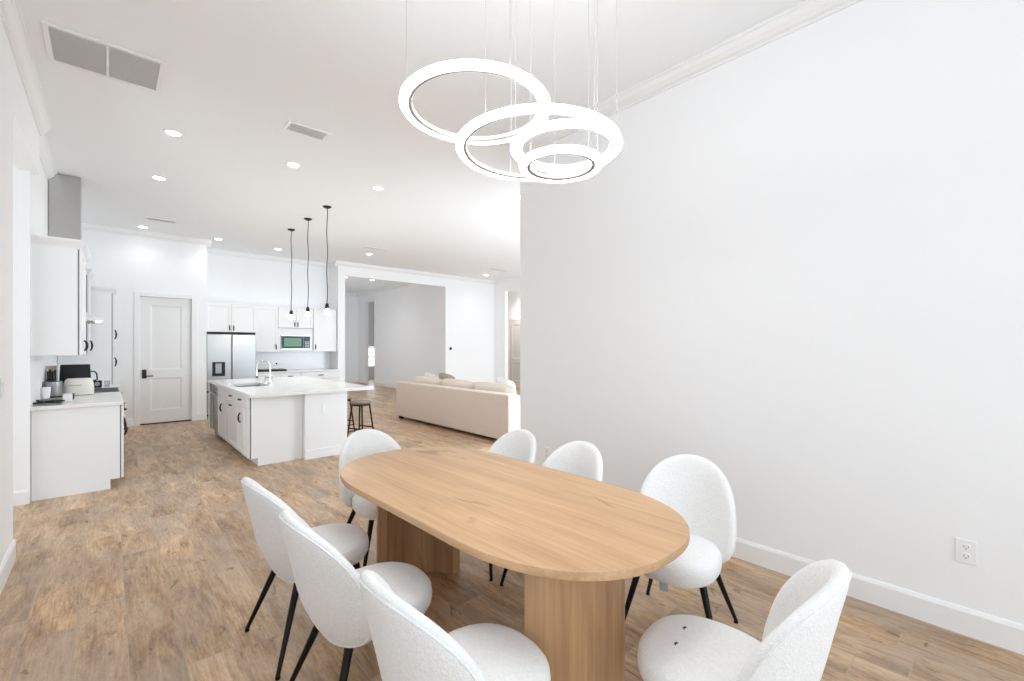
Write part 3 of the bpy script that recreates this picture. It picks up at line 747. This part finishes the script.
def vent(label, x0, x1, y0, y1, slats_along='x', n=14, big=False, group='ceiling air vents'):
    t = thing('ceiling_vent', label, 'air vent', (x0, y0, H_CEIL), 0, group)
    w, d = x1 - x0, y1 - y0; fr = 0.03
    bm = bmesh.new(); add_box(bm, 0, w, 0, fr, -0.012, -0.0005, 0.002); add_box(bm, 0, w, d - fr, d, -0.012, -0.0005, 0.002)
    add_box(bm, 0, fr, fr, d - fr, -0.012, -0.0005, 0.002); add_box(bm, w - fr, w, fr, d - fr, -0.012, -0.0005, 0.002)
    obj('frame', bm, M['trim'], t)
    obj('backing', box(fr, w - fr, fr, d - fr, -0.003, -0.0005), M['filt'], t)
    bm = bmesh.new()
    for k in range(n):
        y = d - fr - (d - 2 * fr) * (k + 0.5) / n; s = (d - 2 * fr) / n * 0.36
        vs = [bm.verts.new(q) for q in ((fr, y - s, -0.0095), (w - fr, y - s, -0.0095), (w - fr, y + s, -0.0070), (fr, y + s, -0.0070))]
        bm.faces.new(vs)
        vs2 = [bm.verts.new(v.co + Vector((0, 0, 0.0015))) for v in vs]; bm.faces.new(vs2[::-1])
    if big: add_box(bm, w / 2 - 0.008, w / 2 + 0.008, fr, d - fr, -0.0108, -0.006)
    obj('louvres', bm, M['louvre'], t)
    return t
vent('large return air grille in the ceiling at the top left', -0.335, 0.32, 4.27, 4.82, n=22, big=True)
vent('small supply vent in the ceiling between the return grille and the ring chandelier', 1.27, 1.67, 4.56, 4.80, n=7)
vent('thin ceiling vent above the pantry door', 0.44, 0.88, 9.58, 9.76, n=5)
vent('thin ceiling vent above the wide opening to the hall', 4.12, 4.62, 9.22, 9.38, n=4)
vent('thin ceiling vent in the living room back corner', 7.85, 8.45, 9.44, 9.62, n=4)

# ------------------------------------------------------------------ dining table
t = thing('dining_table', 'oval oak dining table with two curved pedestal legs', 'table', (1.472, 1.844, 0), 0.03)
HX, HY = 0.508, 1.058
def racetrack(off=0.0, n=28):
    hx, hy = HX - off, HY - off; L_ = 0.41; pts = []
    ry = hy - L_
    for s in (1, -1):
        for k in range(n + 1):
            a = PI * k / n
            c_, s_ = math.cos(a), math.sin(a)
            e = 2 / 2.3
            x = hx * (abs(c_) ** e) * (1 if c_ >= 0 else -1) * s
            y = (L_ + ry * abs(s_) ** e) * s
            pts.append((x, y))
    out = []
    for p in pts:
        if not out or (abs(p[0] - out[-1][0]) + abs(p[1] - out[-1][1])) > 1e-4: out.append(p)
    if abs(out[0][0] - out[-1][0]) + abs(out[0][1] - out[-1][1]) < 1e-4: out.pop()
    return out
bm = bmesh.new(); rings = []
for off, z in ((0.006, 0.7285), (0.002, 0.7290), (0.0, 0.731), (0.0, 0.7575), (0.0015, 0.7595), (0.004, 0.760)):
    rings.append([bm.verts.new((x, y, z)) for x, y in racetrack(off)])
for A, B in zip(rings, rings[1:]):
    for k in range(len(A)):
        j = (k + 1) % len(A); bm.faces.new((A[k], A[j], B[j], B[k]))
bm.faces.new(rings[0][::-1]); bm.faces.new(rings[-1])
obj('tabletop', bm, M['oak'], t, True)
def pedestal(sgn):
    # shallow C in plan: tips towards the table centre, belly towards the table end
    hw, depth, th = (0.272 if sgn < 0 else 0.292), (0.20 if sgn < 0 else 0.235), 0.055; outer, inner = [], []
    n = 30; cx = -0.096 if sgn < 0 else -0.02; tip = 0.665 if sgn < 0 else 0.565
    R = (hw ** 2 + depth ** 2) / (2 * depth); a0 = math.asin(hw / R)
    Ri = R - th
    for k in range(n + 1):
        a = -a0 + 2 * a0 * k / n
        outer.append((cx + R * math.sin(a), sgn * (tip + R * math.cos(a) - (R - depth))))
        ai = a * 0.93
        xi, yi = Ri * math.sin(a), Ri * math.cos(a) - (R - depth)
        inner.append((cx + xi, sgn * (tip + max(yi, 0.0))))
    poly = outer + inner[::-1]
    bm = bmesh.new(); add_prism(bm, poly, 0, 0.728)
    return bm
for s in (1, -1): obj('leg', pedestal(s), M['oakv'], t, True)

# ------------------------------------------------------------------ dining chairs
def seat_bm():
    bm = bmesh.new(); n = 44
    prof = [(0.0, 0.350), (0.75, 0.352), (0.92, 0.364), (0.985, 0.388), (1.0, 0.418), (0.985, 0.446), (0.93, 0.463), (0.80, 0.472), (0.5, 0.477), (0.0, 0.478)]
    rings = []
    for s, z in prof:
        if s == 0: rings.append([bm.verts.new((0, 0.0, z))]); continue
        r = []
        for k in range(n):
            a = 2 * PI * k / n; c_, s_ = math.cos(a), math.sin(a); e = 2 / 2.35
            x = 0.216 * s * abs(c_) ** e * (1 if c_ >= 0 else -1)
            y = 0.047 + 0.226 * s * abs(s_) ** e * (1 if s_ >= 0 else -1)
            r.append(bm.verts.new((x, y, z)))
        rings.append(r)
    for A, B in zip(rings, rings[1:]):
        for k in range(n):
            j = (k + 1) % n
            if len(A) == 1: bm.faces.new((A[0], B[j], B[k]))
            elif len(B) == 1: bm.faces.new((A[k], A[j], B[0]))
            else: bm.faces.new((A[k], A[j], B[j], B[k]))
    return bm
def shell_point(phi, rho):
    """centre surface of the wrapped back; returns position, outward (rear) normal"""
    c_, s_ = math.cos(phi), math.sin(phi); zc = 0.53
    if s_ >= 0: e, hz, hw = 2 / 2.05, 0.335, 0.312
    else: e, hz, hw = 2 / 2.9, 0.190, 0.312
    ax = hw * abs(c_) ** e * (1 if c_ >= 0 else -1) * rho
    z = zc + hz * abs(s_) ** e * (1 if s_ >= 0 else -1) * rho
    if s_ < 0: ax *= 1 - 0.07 * ((zc - z) / 0.19) ** 1.5
    R = 0.275
    th = ax / R
    lean = 0.266 - 0.21 * (0.865 - z) - 1.1 * max(0.0, 0.56 - z) ** 2
    p = Vector((R * math.sin(th), R - (R * math.cos(th)) - 0.05 - lean, z))
    nrm = Vector((math.sin(th), -math.cos(th), 0.10)).normalized()
    return p, nrm
def back_bm():
    bm = bmesh.new(); n = 64; T = 0.026
    rhos = [0.0, 0.2, 0.4, 0.6, 0.75, 0.86, 0.93, 0.97, 0.99, 1.0]
    def th(r): return T * (1 - r ** 14) ** 0.5 * (0.85 + 0.25 * r ** 3)
    sides = []
    for sg in (-1, 1):
        rings = []
        for r in rhos:
            if r == 0: p, nn = shell_point(0, 0); rings.append([bm.verts.new(p + nn * th(0) * sg)]); continue
            if r == 1.0 and sg == 1: rings.append(sides[0][-1]); continue
            rg = []
            for k in range(n):
                p, nn = shell_point(2 * PI * k / n, r); rg.append(bm.verts.new(p + nn * th(r) * sg))
            rings.append(rg)
        sides.append(rings)
    for rings in sides:
        for A, B in zip(rings, rings[1:]):
            for k in range(n):
                j = (k + 1) % n
                if len(A) == 1: bm.faces.new((A[0], B[j], B[k]))
                else: bm.faces.new((A[k], A[j], B[j], B[k]))
    return bm
def piping_bm():
    bm = bmesh.new(); pts = []; T = 0.026
    for k in range(72):
        r = 0.945; p, nn = shell_point(2 * PI * k / 72, r)
        pts.append(p + nn * (T * (1 - r ** 14) ** 0.5 * (0.85 + 0.25 * r ** 3) + 0.0005))
    add_tube(bm, pts, 0.0035, 6, closed=True); return bm
def make_chair():
    t = thing('dining_chair', 'x', 'chair', (0, 0, 0), 0, 'white chairs around the oak table')
    obj('seat', seat_bm(), M['boucle'], t, True)
    b_ = obj('backrest', back_bm(), M['boucle'], t, True)
    obj('piping', piping_bm(), M['boucle'], b_, True)
    for sx, sy in ((1, 1), (-1, 1), (1, -1), (-1, -1)):
        bm = bmesh.new(); fx, fy = sx * 0.24, (-0.255 if sy < 0 else 0.21)
        add_cone(bm, (sx * (0.14 if sy < 0 else 0.155), -0.135 if sy < 0 else 0.155, 0.349), (fx, fy, 0.012), 0.0175, 0.0095, 16)
        add_cone(bm, (fx, fy, 0.012), (fx, fy, 0.0), 0.0105, 0.0115, 14)
        l = obj('leg', bm, M['black'], t, True); l['label'] = 'black tapered metal leg'
    return t
chair0 = make_chair()
W_ = -PI / 2  # faces +X (local +y -> world +x)
spots = [((0.805, 2.44), W_ + 0.05, 'white boucle chair on the left side of the table, farthest of three'),
         ((0.812, 1.81), W_, 'white boucle chair in the middle of the left side of the table'),
         ((0.845, 1.14), W_, 'white boucle chair on the left side of the table, cropped by the bottom edge'),
         ((2.02, 2.43), PI / 2, 'white boucle chair on the wall side, farthest, its back beside a half hidden outlet'),
         ((2.03, 1.86), PI / 2, 'white boucle chair in the middle of the wall side of the table'),
         ((2.215, 1.14), math.radians(90 + 13), 'white boucle chair on the wall side, nearest, turned slightly, small tag below'),
         ((1.44, 2.95), PI, 'white boucle chair at the far head of the table towards the kitchen'),
         ((1.505, 0.615), math.radians(7), 'white boucle chair at the table near head with two dark specks on its seat')]
chairs = []
for i, ((x, y), rz, lab) in enumerate(spots):
    o = chair0 if i == 0 else copy_tree(chair0)
    o.location = (x, y, 0); o.rotation_euler = (0, 0, rz); o['label'] = lab; chairs.append(o)
# tag under the turned chair, specks on the near chair
obj('hang_tag', box(-0.006, 0.036, 0.205, 0.208, 0.300, 0.351, 0.001), M['tagm'], chairs[5])
for px, py in ((0.06, 0.148), (-0.045, 0.140)):
    zo = -0.0015
    bm = bmesh.new()
    add_tube(bm, [(px - 0.011, py - 0.002, 0.4770 + zo), (px - 0.004, py + 0.003, 0.4785 + zo), (px + 0.003, py - 0.001, 0.4785 + zo), (px + 0.008, py + 0.004, 0.4770 + zo)], [0.002, 0.0038, 0.0045, 0.002], 8)
    obj('lint_speck', bm, M['lint'], chairs[7])

# ------------------------------------------------------------------ ring chandelier
t = thing('ring_chandelier', 'four glowing rings of different sizes hanging as one chandelier above the table', 'chandelier', (1.45, 1.45, H_CEIL))
bm = bmesh.new(); add_lathe(bm, [(0, -0.03), (0.14, -0.03), (0.15, -0.024), (0.15, 0), (0, 0)], seg=40); obj('canopy', bm, M['trim'], t, True)
rings4 = [(1.156, 1.50, 0.316, 2.50, 0.3), (1.499, 1.469, 0.384, 2.42, 1.2), (1.502, 1.298, 0.245, 2.368, 0.2), (1.499, 1.324, 0.187, 2.30, 0.9)]
for (cx, cy, R, Z, ph) in rings4:
    x, y, z = cx - 1.45, cy - 1.45, Z - H_CEIL; w, h = 0.047, 0.020
    bm = bmesh.new()
    add_lathe(bm, [(R - w, z + h), (R - w, z + 0.001), (R - w + 0.003, z - 0.001), (R - 0.0335, z - 0.001), (R - 0.0335, z + h)], x, y, 96, close=True)
    o = obj('ring', bm, M['ringmetal'], t, True)
    bm = bmesh.new()
    add_lathe(bm, [(R - 0.033, z + h), (R - 0.033, z - 0.001), (R - 0.029, z - 0.004), (R - 0.007, z - 0.003), (R, z + 0.005), (R, z + h - 0.005), (R - 0.005, z + h)], x, y, 96, close=True)
    obj('diffuser', bm, M['led'], o, True)
    bm = bmesh.new()
    add_lathe(bm, [(R - w - 0.0005, z + 0.004), (R - w - 0.003, z + 0.005), (R - w - 0.003, z + h - 0.002), (R - w - 0.0005, z + h)], x, y, 96, close=True)
    obj('inner_band', bm, M['ringinner'], o, True)
    for k in range(3):
        a = ph + 2 * PI * k / 3; wx, wy = x + (R - 0.02) * math.cos(a), y + (R - 0.02) * math.sin(a)
        bm = bmesh.new(); add_cone(bm, (wx, wy, z + h), (wx, wy, -0.001), 0.0009, 0.0009, 6); wo = obj('wire', bm, M['wire'], t)
        bm = bmesh.new(); add_cone(bm, (wx, wy, -0.012), (wx, wy, -0.0005), 0.006, 0.009, 12); obj('anchor', bm, M['trim'], wo)

def cushion_bm(w, h, d, n=12):
    bm = bmesh.new(); g = {}
    for sg in (1, -1):
        for i in range(n + 1):
            for j in range(n + 1):
                u, v = 2 * i / n - 1, 2 * j / n - 1
                edge = (1 - abs(u) ** 4) * (1 - abs(v) ** 2.5)
                if sg == -1 and (i in (0, n) or j in (0, n)): g[(sg, i, j)] = g[(1, i, j)]; continue
                g[(sg, i, j)] = bm.verts.new((sg * d / 2 * max(edge, 0) ** 0.5, u * w / 2 * (1 - 0.05 * (1 - abs(v)) * u * u), v * h / 2 * (1 - 0.18 * abs(u) ** 3)))
        for i in range(n):
            for j in range(n):
                bm.faces.new((g[(sg, i, j)], g[(sg, i + 1, j)], g[(sg, i + 1, j + 1)], g[(sg, i, j + 1)]))
    return bm
def pillow(label, loc, rot, w, h, d, mat, group='throw pillows on the sofa'):
    o = obj('throw_pillow', cushion_bm(w, h, d), mat, None, True); o.location = loc; o.rotation_euler = rot
    return tag(o, label, 'pillow', group)
# ------------------------------------------------------------------ sofa
t = thing('sofa', 'long beige fabric sofa seen from behind in the living room', 'sofa', (4.42, 6.70, 0), math.radians(0.4))
def soft(x0, x1, y0, y1, z0, z1, bev=0.03): return box(x0, x1, y0, y1, z0, z1, bev, 4)
obj('back_frame', soft(0, 0.20, -1.745, 1.745, 0.06, 0.765, 0.025), M['beige'], t, True)
obj('seat_base', soft(0.205, 0.98, -1.52, 1.52, 0.06, 0.30, 0.02), M['beige'], t, True)
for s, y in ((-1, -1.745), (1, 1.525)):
    o = obj('arm', soft(0.205, 1.0, y, y + 0.22, 0.06, 0.72, 0.035), M['armdaylit'], t, True); o['label'] = 'sofa arm with daylight wash painted into its pale colour'
for k in range(3):
    y = -1.52 + 1.013 * k
    obj('seat_cushion', soft(0.21, 1.0, y + 0.005, y + 1.008, 0.302, 0.47, 0.04), M['beige2'], t, True)
    bm = cushion_bm(1.04, 0.43, 0.20, 12)
    xform(bm, Matrix.Translation((0.33, y + 0.505, 0.68)) @ Matrix.Rotation(-0.12, 4, 'Y'))
    obj('back_cushion', bm, M['beige2'], t, True)
for x in (0.08, 0.92):
    for y in (-1.65, 1.65): obj('foot', box(x - 0.04, x + 0.04, y - 0.04, y + 0.04, 0, 0.059, 0.004), M['blackp'], t)
pillow('taupe throw pillow standing between the first and middle sofa cushions', (5.00, 7.40, 0.735), (0.15, -0.30, 0.15), 0.46, 0.46, 0.14, M['brownpil'])
pillow('pale throw pillow leaning at the near end of the sofa', (4.99, 5.64, 0.74), (0.15, -0.30, 0.0), 0.46, 0.46, 0.16, M['blush'])
pillow('pale throw pillow at the far end of the sofa behind the back cushion', (4.98, 7.965, 0.72), (0.15, -0.30, 0.0), 0.46, 0.46, 0.16, M['blush'])

# ------------------------------------------------------------------ left counter clutter
CZ = 0.914
t = thing('toaster', 'cream rounded long slot toaster on the left counter', 'toaster', (-0.27, 7.46, CZ - 0.001))
def rounded(bm, hx, hy, z0, z1, n=4.0, top=0.72, seg=40):
    prof = [(0.97, z0), (1.0, z0 + 0.02), (1.0, z0 + (z1 - z0) * 0.45), (0.95, z0 + (z1 - z0) * 0.75), (0.84, z0 + (z1 - z0) * 0.92), (top, z1)]
    rings = []
    for s, z in prof:
        r = []
        for k in range(seg):
            a = 2 * PI * k / seg; c_, s_ = math.cos(a), math.sin(a); e = 2 / n
            r.append(bm.verts.new((hx * s * abs(c_) ** e * (1 if c_ >= 0 else -1), hy * s * abs(s_) ** e * (1 if s_ >= 0 else -1), z)))
        rings.append(r)
    for A, B in zip(rings, rings[1:]):
        for k in range(seg):
            j = (k + 1) % seg; bm.faces.new((A[k], A[j], B[j], B[k]))
    bm.faces.new(rings[0][::-1]); bm.faces.new(rings[-1]); return bm
bm = rounded(bmesh.new(), 0.135, 0.095, 0.004, 0.20, 3.2); obj('body', bm, M['cream'], t, True)
bm = bmesh.new(); add_box(bm, -0.075, 0.03, -0.0985, -0.0955, 0.118, 0.124); obj('badge', bm, M['steeld'], t)
bm = bmesh.new(); add_box(bm, -0.11, 0.11, -0.07, 0.07, 0, 0.006); obj('base', bm, M['blackp'], t)
bm = bmesh.new(); add_box(bm, -0.09, 0.09, -0.015, 0.015, 0.199, 0.2015); obj('slot', bm, M['dark'], t)
t = thing('kitchen_appliance', 'black boxy appliance behind the cream toaster on the left counter', 'appliance', (-0.36, 7.53 + 0.02, CZ))
t.location = (-0.30, 7.61, CZ)
t['label'] = 'black boxy appliance behind the cream toaster'
bm = box(-0.15, 0.14, -0.045, 0.055, 0.004, 0.36, 0.012, 3)
for v in bm.verts:
    if v.co.z > 0.2: v.co.x *= 0.90
obj('body', bm, M['blackp'], t, True)
bm = bmesh.new(); add_tube(bm, [(0.125, 0.0, 0.27), (0.165, 0.0, 0.27), (0.185, 0, 0.24), (0.19, 0.0, 0.17), (0.165, 0.0, 0.155), (0.138, 0, 0.155)], 0.008); obj('handle', bm, M['blackp'], t, True)
t = thing('stock_pot', 'steel cooking pot beside the cream toaster', 'pot', (-0.475, 7.30, CZ))
bm = bmesh.new(); add_lathe(bm, [(0, 0.012), (0.072, 0.012), (0.076, 0.02), (0.076, 0.175), (0.080, 0.18), (0.0, 0.183)], seg=32); obj('body', bm, M['steel'], t, True)
bm = bmesh.new(); add_lathe(bm, [(0, 0.0), (0.08, 0.0), (0.08, 0.011), (0, 0.0115)], seg=32); obj('base', bm, M['blackp'], t, True)
bm = bmesh.new(); add_lathe(bm, [(0, 0.184), (0.012, 0.184), (0.008, 0.195), (0.018, 0.205), (0, 0.21)], seg=20); obj('lid_knob', bm, M['blackp'], t, True)
t = thing('storage_rack', 'light wood storage rack with white dividers in the left corner of the counter', 'rack', (-0.512, 7.60, CZ))
bm = bmesh.new(); add_box(bm, -0.045, 0.045, 0.03, 0.045, 0, 0.35, 0.003); add_box(bm, -0.045, 0.045, -0.04, 0.03, 0, 0.015, 0.003); obj('board', bm, M['bamboo'], t)
for x in (-0.03, 0.03):
    bm = box(x - 0.006, x + 0.006, -0.04, 0.028, 0.016, 0.31, 0.002); obj('divider', bm, M['plate'], t)
# knife block
t = thing('knife_block', 'dark block of black handled knives beside the black appliance', 'knife block', (-0.50, 7.50, CZ))
bm = box(-0.04, 0.04, -0.035, 0.035, 0, 0.20, 0.005); obj('block', bm, M['bronze'], t)
for k in range(4):
    x = -0.03 + 0.02 * k; bm = bmesh.new(); add_cone(bm, (x, 0, 0.2), (x, -0.01, 0.29 + 0.02 * (k % 2)), 0.008, 0.01, 10); obj('knife_handle', bm, M['blackp'], t, True)
t = thing('cup', 'white cup in the corner of the left counter', 'cup', (-0.515, 7.10, CZ))
bm = bmesh.new(); add_lathe(bm, [(0, 0), (0.028, 0), (0.038, 0.13), (0.035, 0.13), (0.026, 0.006), (0, 0.006)], seg=24); obj('body', bm, M['plate'], t, True)
# cooking tongs and utensils lying at the edge
for lab, x, y, rz, L_, m in (('silver tongs lying on the left counter edge', -0.465, 6.78, 0.5, 0.20, 'steel'), ('black spatula lying just in front of the silver tongs', -0.44, 6.58, 2.9, 0.20, 'blackp'),
                       ('dark spoon lying at the front end of the grey board', -0.46, 6.45, 0.1, 0.20, 'bronze')):
    nm = 'tongs' if lab.startswith('silver') else ('spatula' if 'spatula' in lab else 'wooden_spoon')
    t = thing(nm, lab, 'utensil', (x, y, CZ + 0.0175), rz, None)
    if nm == 'tongs':
        for s in (-1, 1):
            bm = bmesh.new(); add_tube(bm, [(-L_ / 2, 0, 0), (0, s * 0.022, 0.004), (L_ / 2, s * 0.03, 0)], [0.007, 0.009, 0.008], 8); obj('arm', bm, M[m], t, True)
        bm = bmesh.new(); add_cone(bm, (-L_ / 2 - 0.01, 0, 0), (-L_ / 2 + 0.015, 0, 0), 0.009, 0.009); obj('hinge', bm, M['blackp'], t, True)
    else:
        bm = bmesh.new(); add_tube(bm, [(-L_ / 2, 0, 0), (L_ / 4, 0, 0)], [0.008, 0.006], 8); obj('handle', bm, M[m], t, True)
        bm = bmesh.new(); add_lathe(bm, [(0, -0.008), (0.022, -0.006), (0.03, 0.002), (0.027, 0.003), (0, -0.003)], L_ / 4 + 0.03, 0, 20); obj('head', bm, M[m], t, True)
t = thing('chopping_board', 'grey board lying flat under the utensils at the left counter end', 'board', (-0.46, 6.62, CZ - 0.0005))
obj('board', box(-0.09, 0.10, -0.28, 0.26, 0, 0.008, 0.002), M['steeld'], t)
for ch in C.objects:
    pass
t = thing('small_box', 'small white box with a black edge at the front of the left counter', 'box', (-0.315, 6.62, CZ))
obj('body', box(-0.045, 0.03, -0.03, 0.03, 0, 0.085, 0.004), M['plate'], t)
obj('edge_strip', box(0.0305, 0.04, -0.03, 0.03, 0.02, 0.085, 0.002), M['blackp'], t)
t = thing('kitchen_gadget', 'small black gadget with steel front on the far left counter', 'gadget', (-0.125, 8.62, CZ))
bm = box(-0.06, 0.05, -0.05, 0.05, 0, 0.095, 0.012, 3); obj('body', bm, M['blackp'], t, True)
bm = bmesh.new(); add_cone(bm, (0.0, -0.051, 0.05), (0.0, -0.058, 0.05), 0.03, 0.028, 20); obj('dial', bm, M['steel'], t, True)
t = thing('drinking_glass', 'clear glass beside the small black gadget on the left counter', 'glass', (-0.02, 8.60, CZ))
bm = bmesh.new(); add_lathe(bm, [(0, 0), (0.026, 0), (0.032, 0.09), (0.029, 0.09), (0.024, 0.006), (0, 0.006)], seg=24); obj('body', bm, M['glass'], t, True)

# ------------------------------------------------------------------ outlets and controls
def outlet(label, loc, rz, group='wall outlets', kind='outlet', name='wall_outlet'):
    t = thing(name, label, kind, loc, rz, group)
    obj('plate', box(-0.04, 0.04, -0.007, -0.0005, -0.062, 0.062, 0.003), M['plate'], t)
    if kind == 'outlet':
        for z in (0.024, -0.024):
            bm = bmesh.new(); add_cone(bm, (0, -0.0072, z), (0, -0.0095, z), 0.018, 0.0175, 24); r = obj('receptacle', bm, M['plate'], t, True)
            bm = bmesh.new(); add_box(bm, -0.009, -0.0065, -0.0105, -0.0096, z - 0.002, z + 0.008); add_box(bm, 0.0065, 0.009, -0.0105, -0.0096, z - 0.002, z + 0.008)
            add_cone(bm, (0, -0.0096, z - 0.009), (0, -0.0105, z - 0.009), 0.003, 0.003, 10); obj('slots', bm, M['lint'], r)
    else:
        obj('rocker', box(-0.016, 0.016, -0.011, -0.0075, -0.032, 0.032, 0.002), M['plate'], t)
    return t
outlet('white duplex outlet low on the large right wall near the frame edge', (3.30, 0.118, 0.432), -PI / 2)
outlet('white duplex outlet on the right wall half hidden behind a chair back', (3.30, 3.09, 0.41), -PI / 2)
outlet('white light switch on the left wall pier beside the picture edge', (-0.50, 4.22, 1.24), PI / 2, None, 'light switch', 'light_switch')
outlet('white outlet low on the grey hall wall', (7.58, 13.7, 0.40), -PI / 2)
t = thing('thermostat', 'small round black thermostat on the white living room wall', 'thermostat', (7.76, 11.3502, 1.42))
bm = bmesh.new(); add_cone(bm, (0, -0.0005, 0), (0, -0.022, 0), 0.045, 0.042, 32); obj('dial', bm, M['blackp'], t, True)
bm = bmesh.new(); add_cone(bm, (0, -0.0225, 0), (0, -0.024, 0), 0.034, 0.034, 32); obj('face', bm, M['glassdark'], t, True)

# ------------------------------------------------------------------ lights
def area(name, loc, rot, sx, sy, power, col=(1, 1, 1)):
    l = bpy.data.lights.new(name, 'AREA'); l.shape = 'RECTANGLE'; l.size = sx; l.size_y = sy; l.energy = power; l.color = col
    o = bpy.data.objects.new(name, l); C.objects.link(o); o.location = loc; o.rotation_euler = rot; return o
DAY = (0.74, 0.88, 1.0)
area('daylight_rear_window', (1.5, YB + 0.05, 1.65), (PI / 2, 0, 0), 2.7, 2.5, 46, (0.70, 0.86, 1.0))
area('daylight_left_window', (-0.62, -2.1, 1.65), (0, -PI / 2, 0), 2.4, 2.9, 30, (0.84, 0.93, 1.0))           # faces +Y
area('daylight_patio', (6.65, 3.55, 1.35), (PI / 2, 0, 0), 4.5, 2.4, 160, DAY)
area('fill_side_passage', (-2.9, 4.5, 1.6), (0, -PI / 2, 0), 2.4, 4.0, 48, (0.86, 0.94, 1.0))                 # faces +X; added fill, the passage has no window
area('daylight_far_window', (8.9, 18.9, 1.3), (-PI / 2, 0, 0), 1.4, 1.4, 15, DAY)
area('fill_hall', (4.56, 14.6, 1.7), (0, -PI / 2, 0), 2.4, 4.0, 16, (0.9, 0.95, 1.0))  # added fill to brighten the hall, its left wall has no window
def spot(loc, power, ang=140, col=(0.92, 0.95, 1.0)):
    l = bpy.data.lights.new('ceiling_spot', 'SPOT'); l.energy = power; l.spot_size = math.radians(ang); l.spot_blend = 0.8; l.shadow_soft_size = 0.06; l.color = col
    o = bpy.data.objects.new('ceiling_spot', l); C.objects.link(o); o.location = loc; return o
for (x, y), lab in cans:
    spot((x, y, H_CEIL - 0.03), (6 if x < 0.47 and y > 10 else 10) if y < 11 else 12)
for x, y in ((5.5, 6.0), (7.5, 6.0), (5.5, 8.0), (7.5, 8.0)): spot((x, y, H_CEIL - 0.03), 12)  # living room spots without a can fixture of their own
spot((10.2, 10.8, H_CEIL - 0.03), 150, col=(1.0, 0.92, 0.82))
for y in (8.83, 7.90, 7.01):
    l = bpy.data.lights.new('pendant_bulb', 'POINT'); l.energy = 8; l.shadow_soft_size = 0.05; l.color = (1, 0.93, 0.82)
    o = bpy.data.objects.new('pendant_bulb', l); C.objects.link(o); o.location = (2.5, y, 1.90)

w = bpy.data.worlds.new('sky'); bpy.context.scene.world = w; w.use_nodes = True
w.node_tree.nodes['Background'].inputs[0].default_value = (0.85, 0.92, 1.0, 1)
w.node_tree.nodes['Background'].inputs[1].default_value = 2.0

# ------------------------------------------------------------------ camera
cam = bpy.data.cameras.new('camera'); co = bpy.data.objects.new('camera', cam); C.objects.link(co)
cam.sensor_width = 36.0; cam.lens = 36.0 * 443.4 / 1024.0; cam.shift_y = 5.5 / 1024.0
cam.clip_start = 0.02; cam.clip_end = 100
co.location = (0, 0, 1.5); co.rotation_euler = (PI / 2, 0, -math.atan2(402.9, 443.4))
sc = bpy.context.scene; sc.camera = co
sc.view_settings.view_transform = 'Standard'; sc.view_settings.look = 'None'
sc.view_settings.exposure = 0.50; sc.view_settings.gamma = 1.0
sc.view_settings.use_curve_mapping = False
sc.cycles.max_bounces = 12; sc.cycles.diffuse_bounces = 8; sc.cycles.glossy_bounces = 4
sc.cycles.sample_clamp_indirect = 6.0
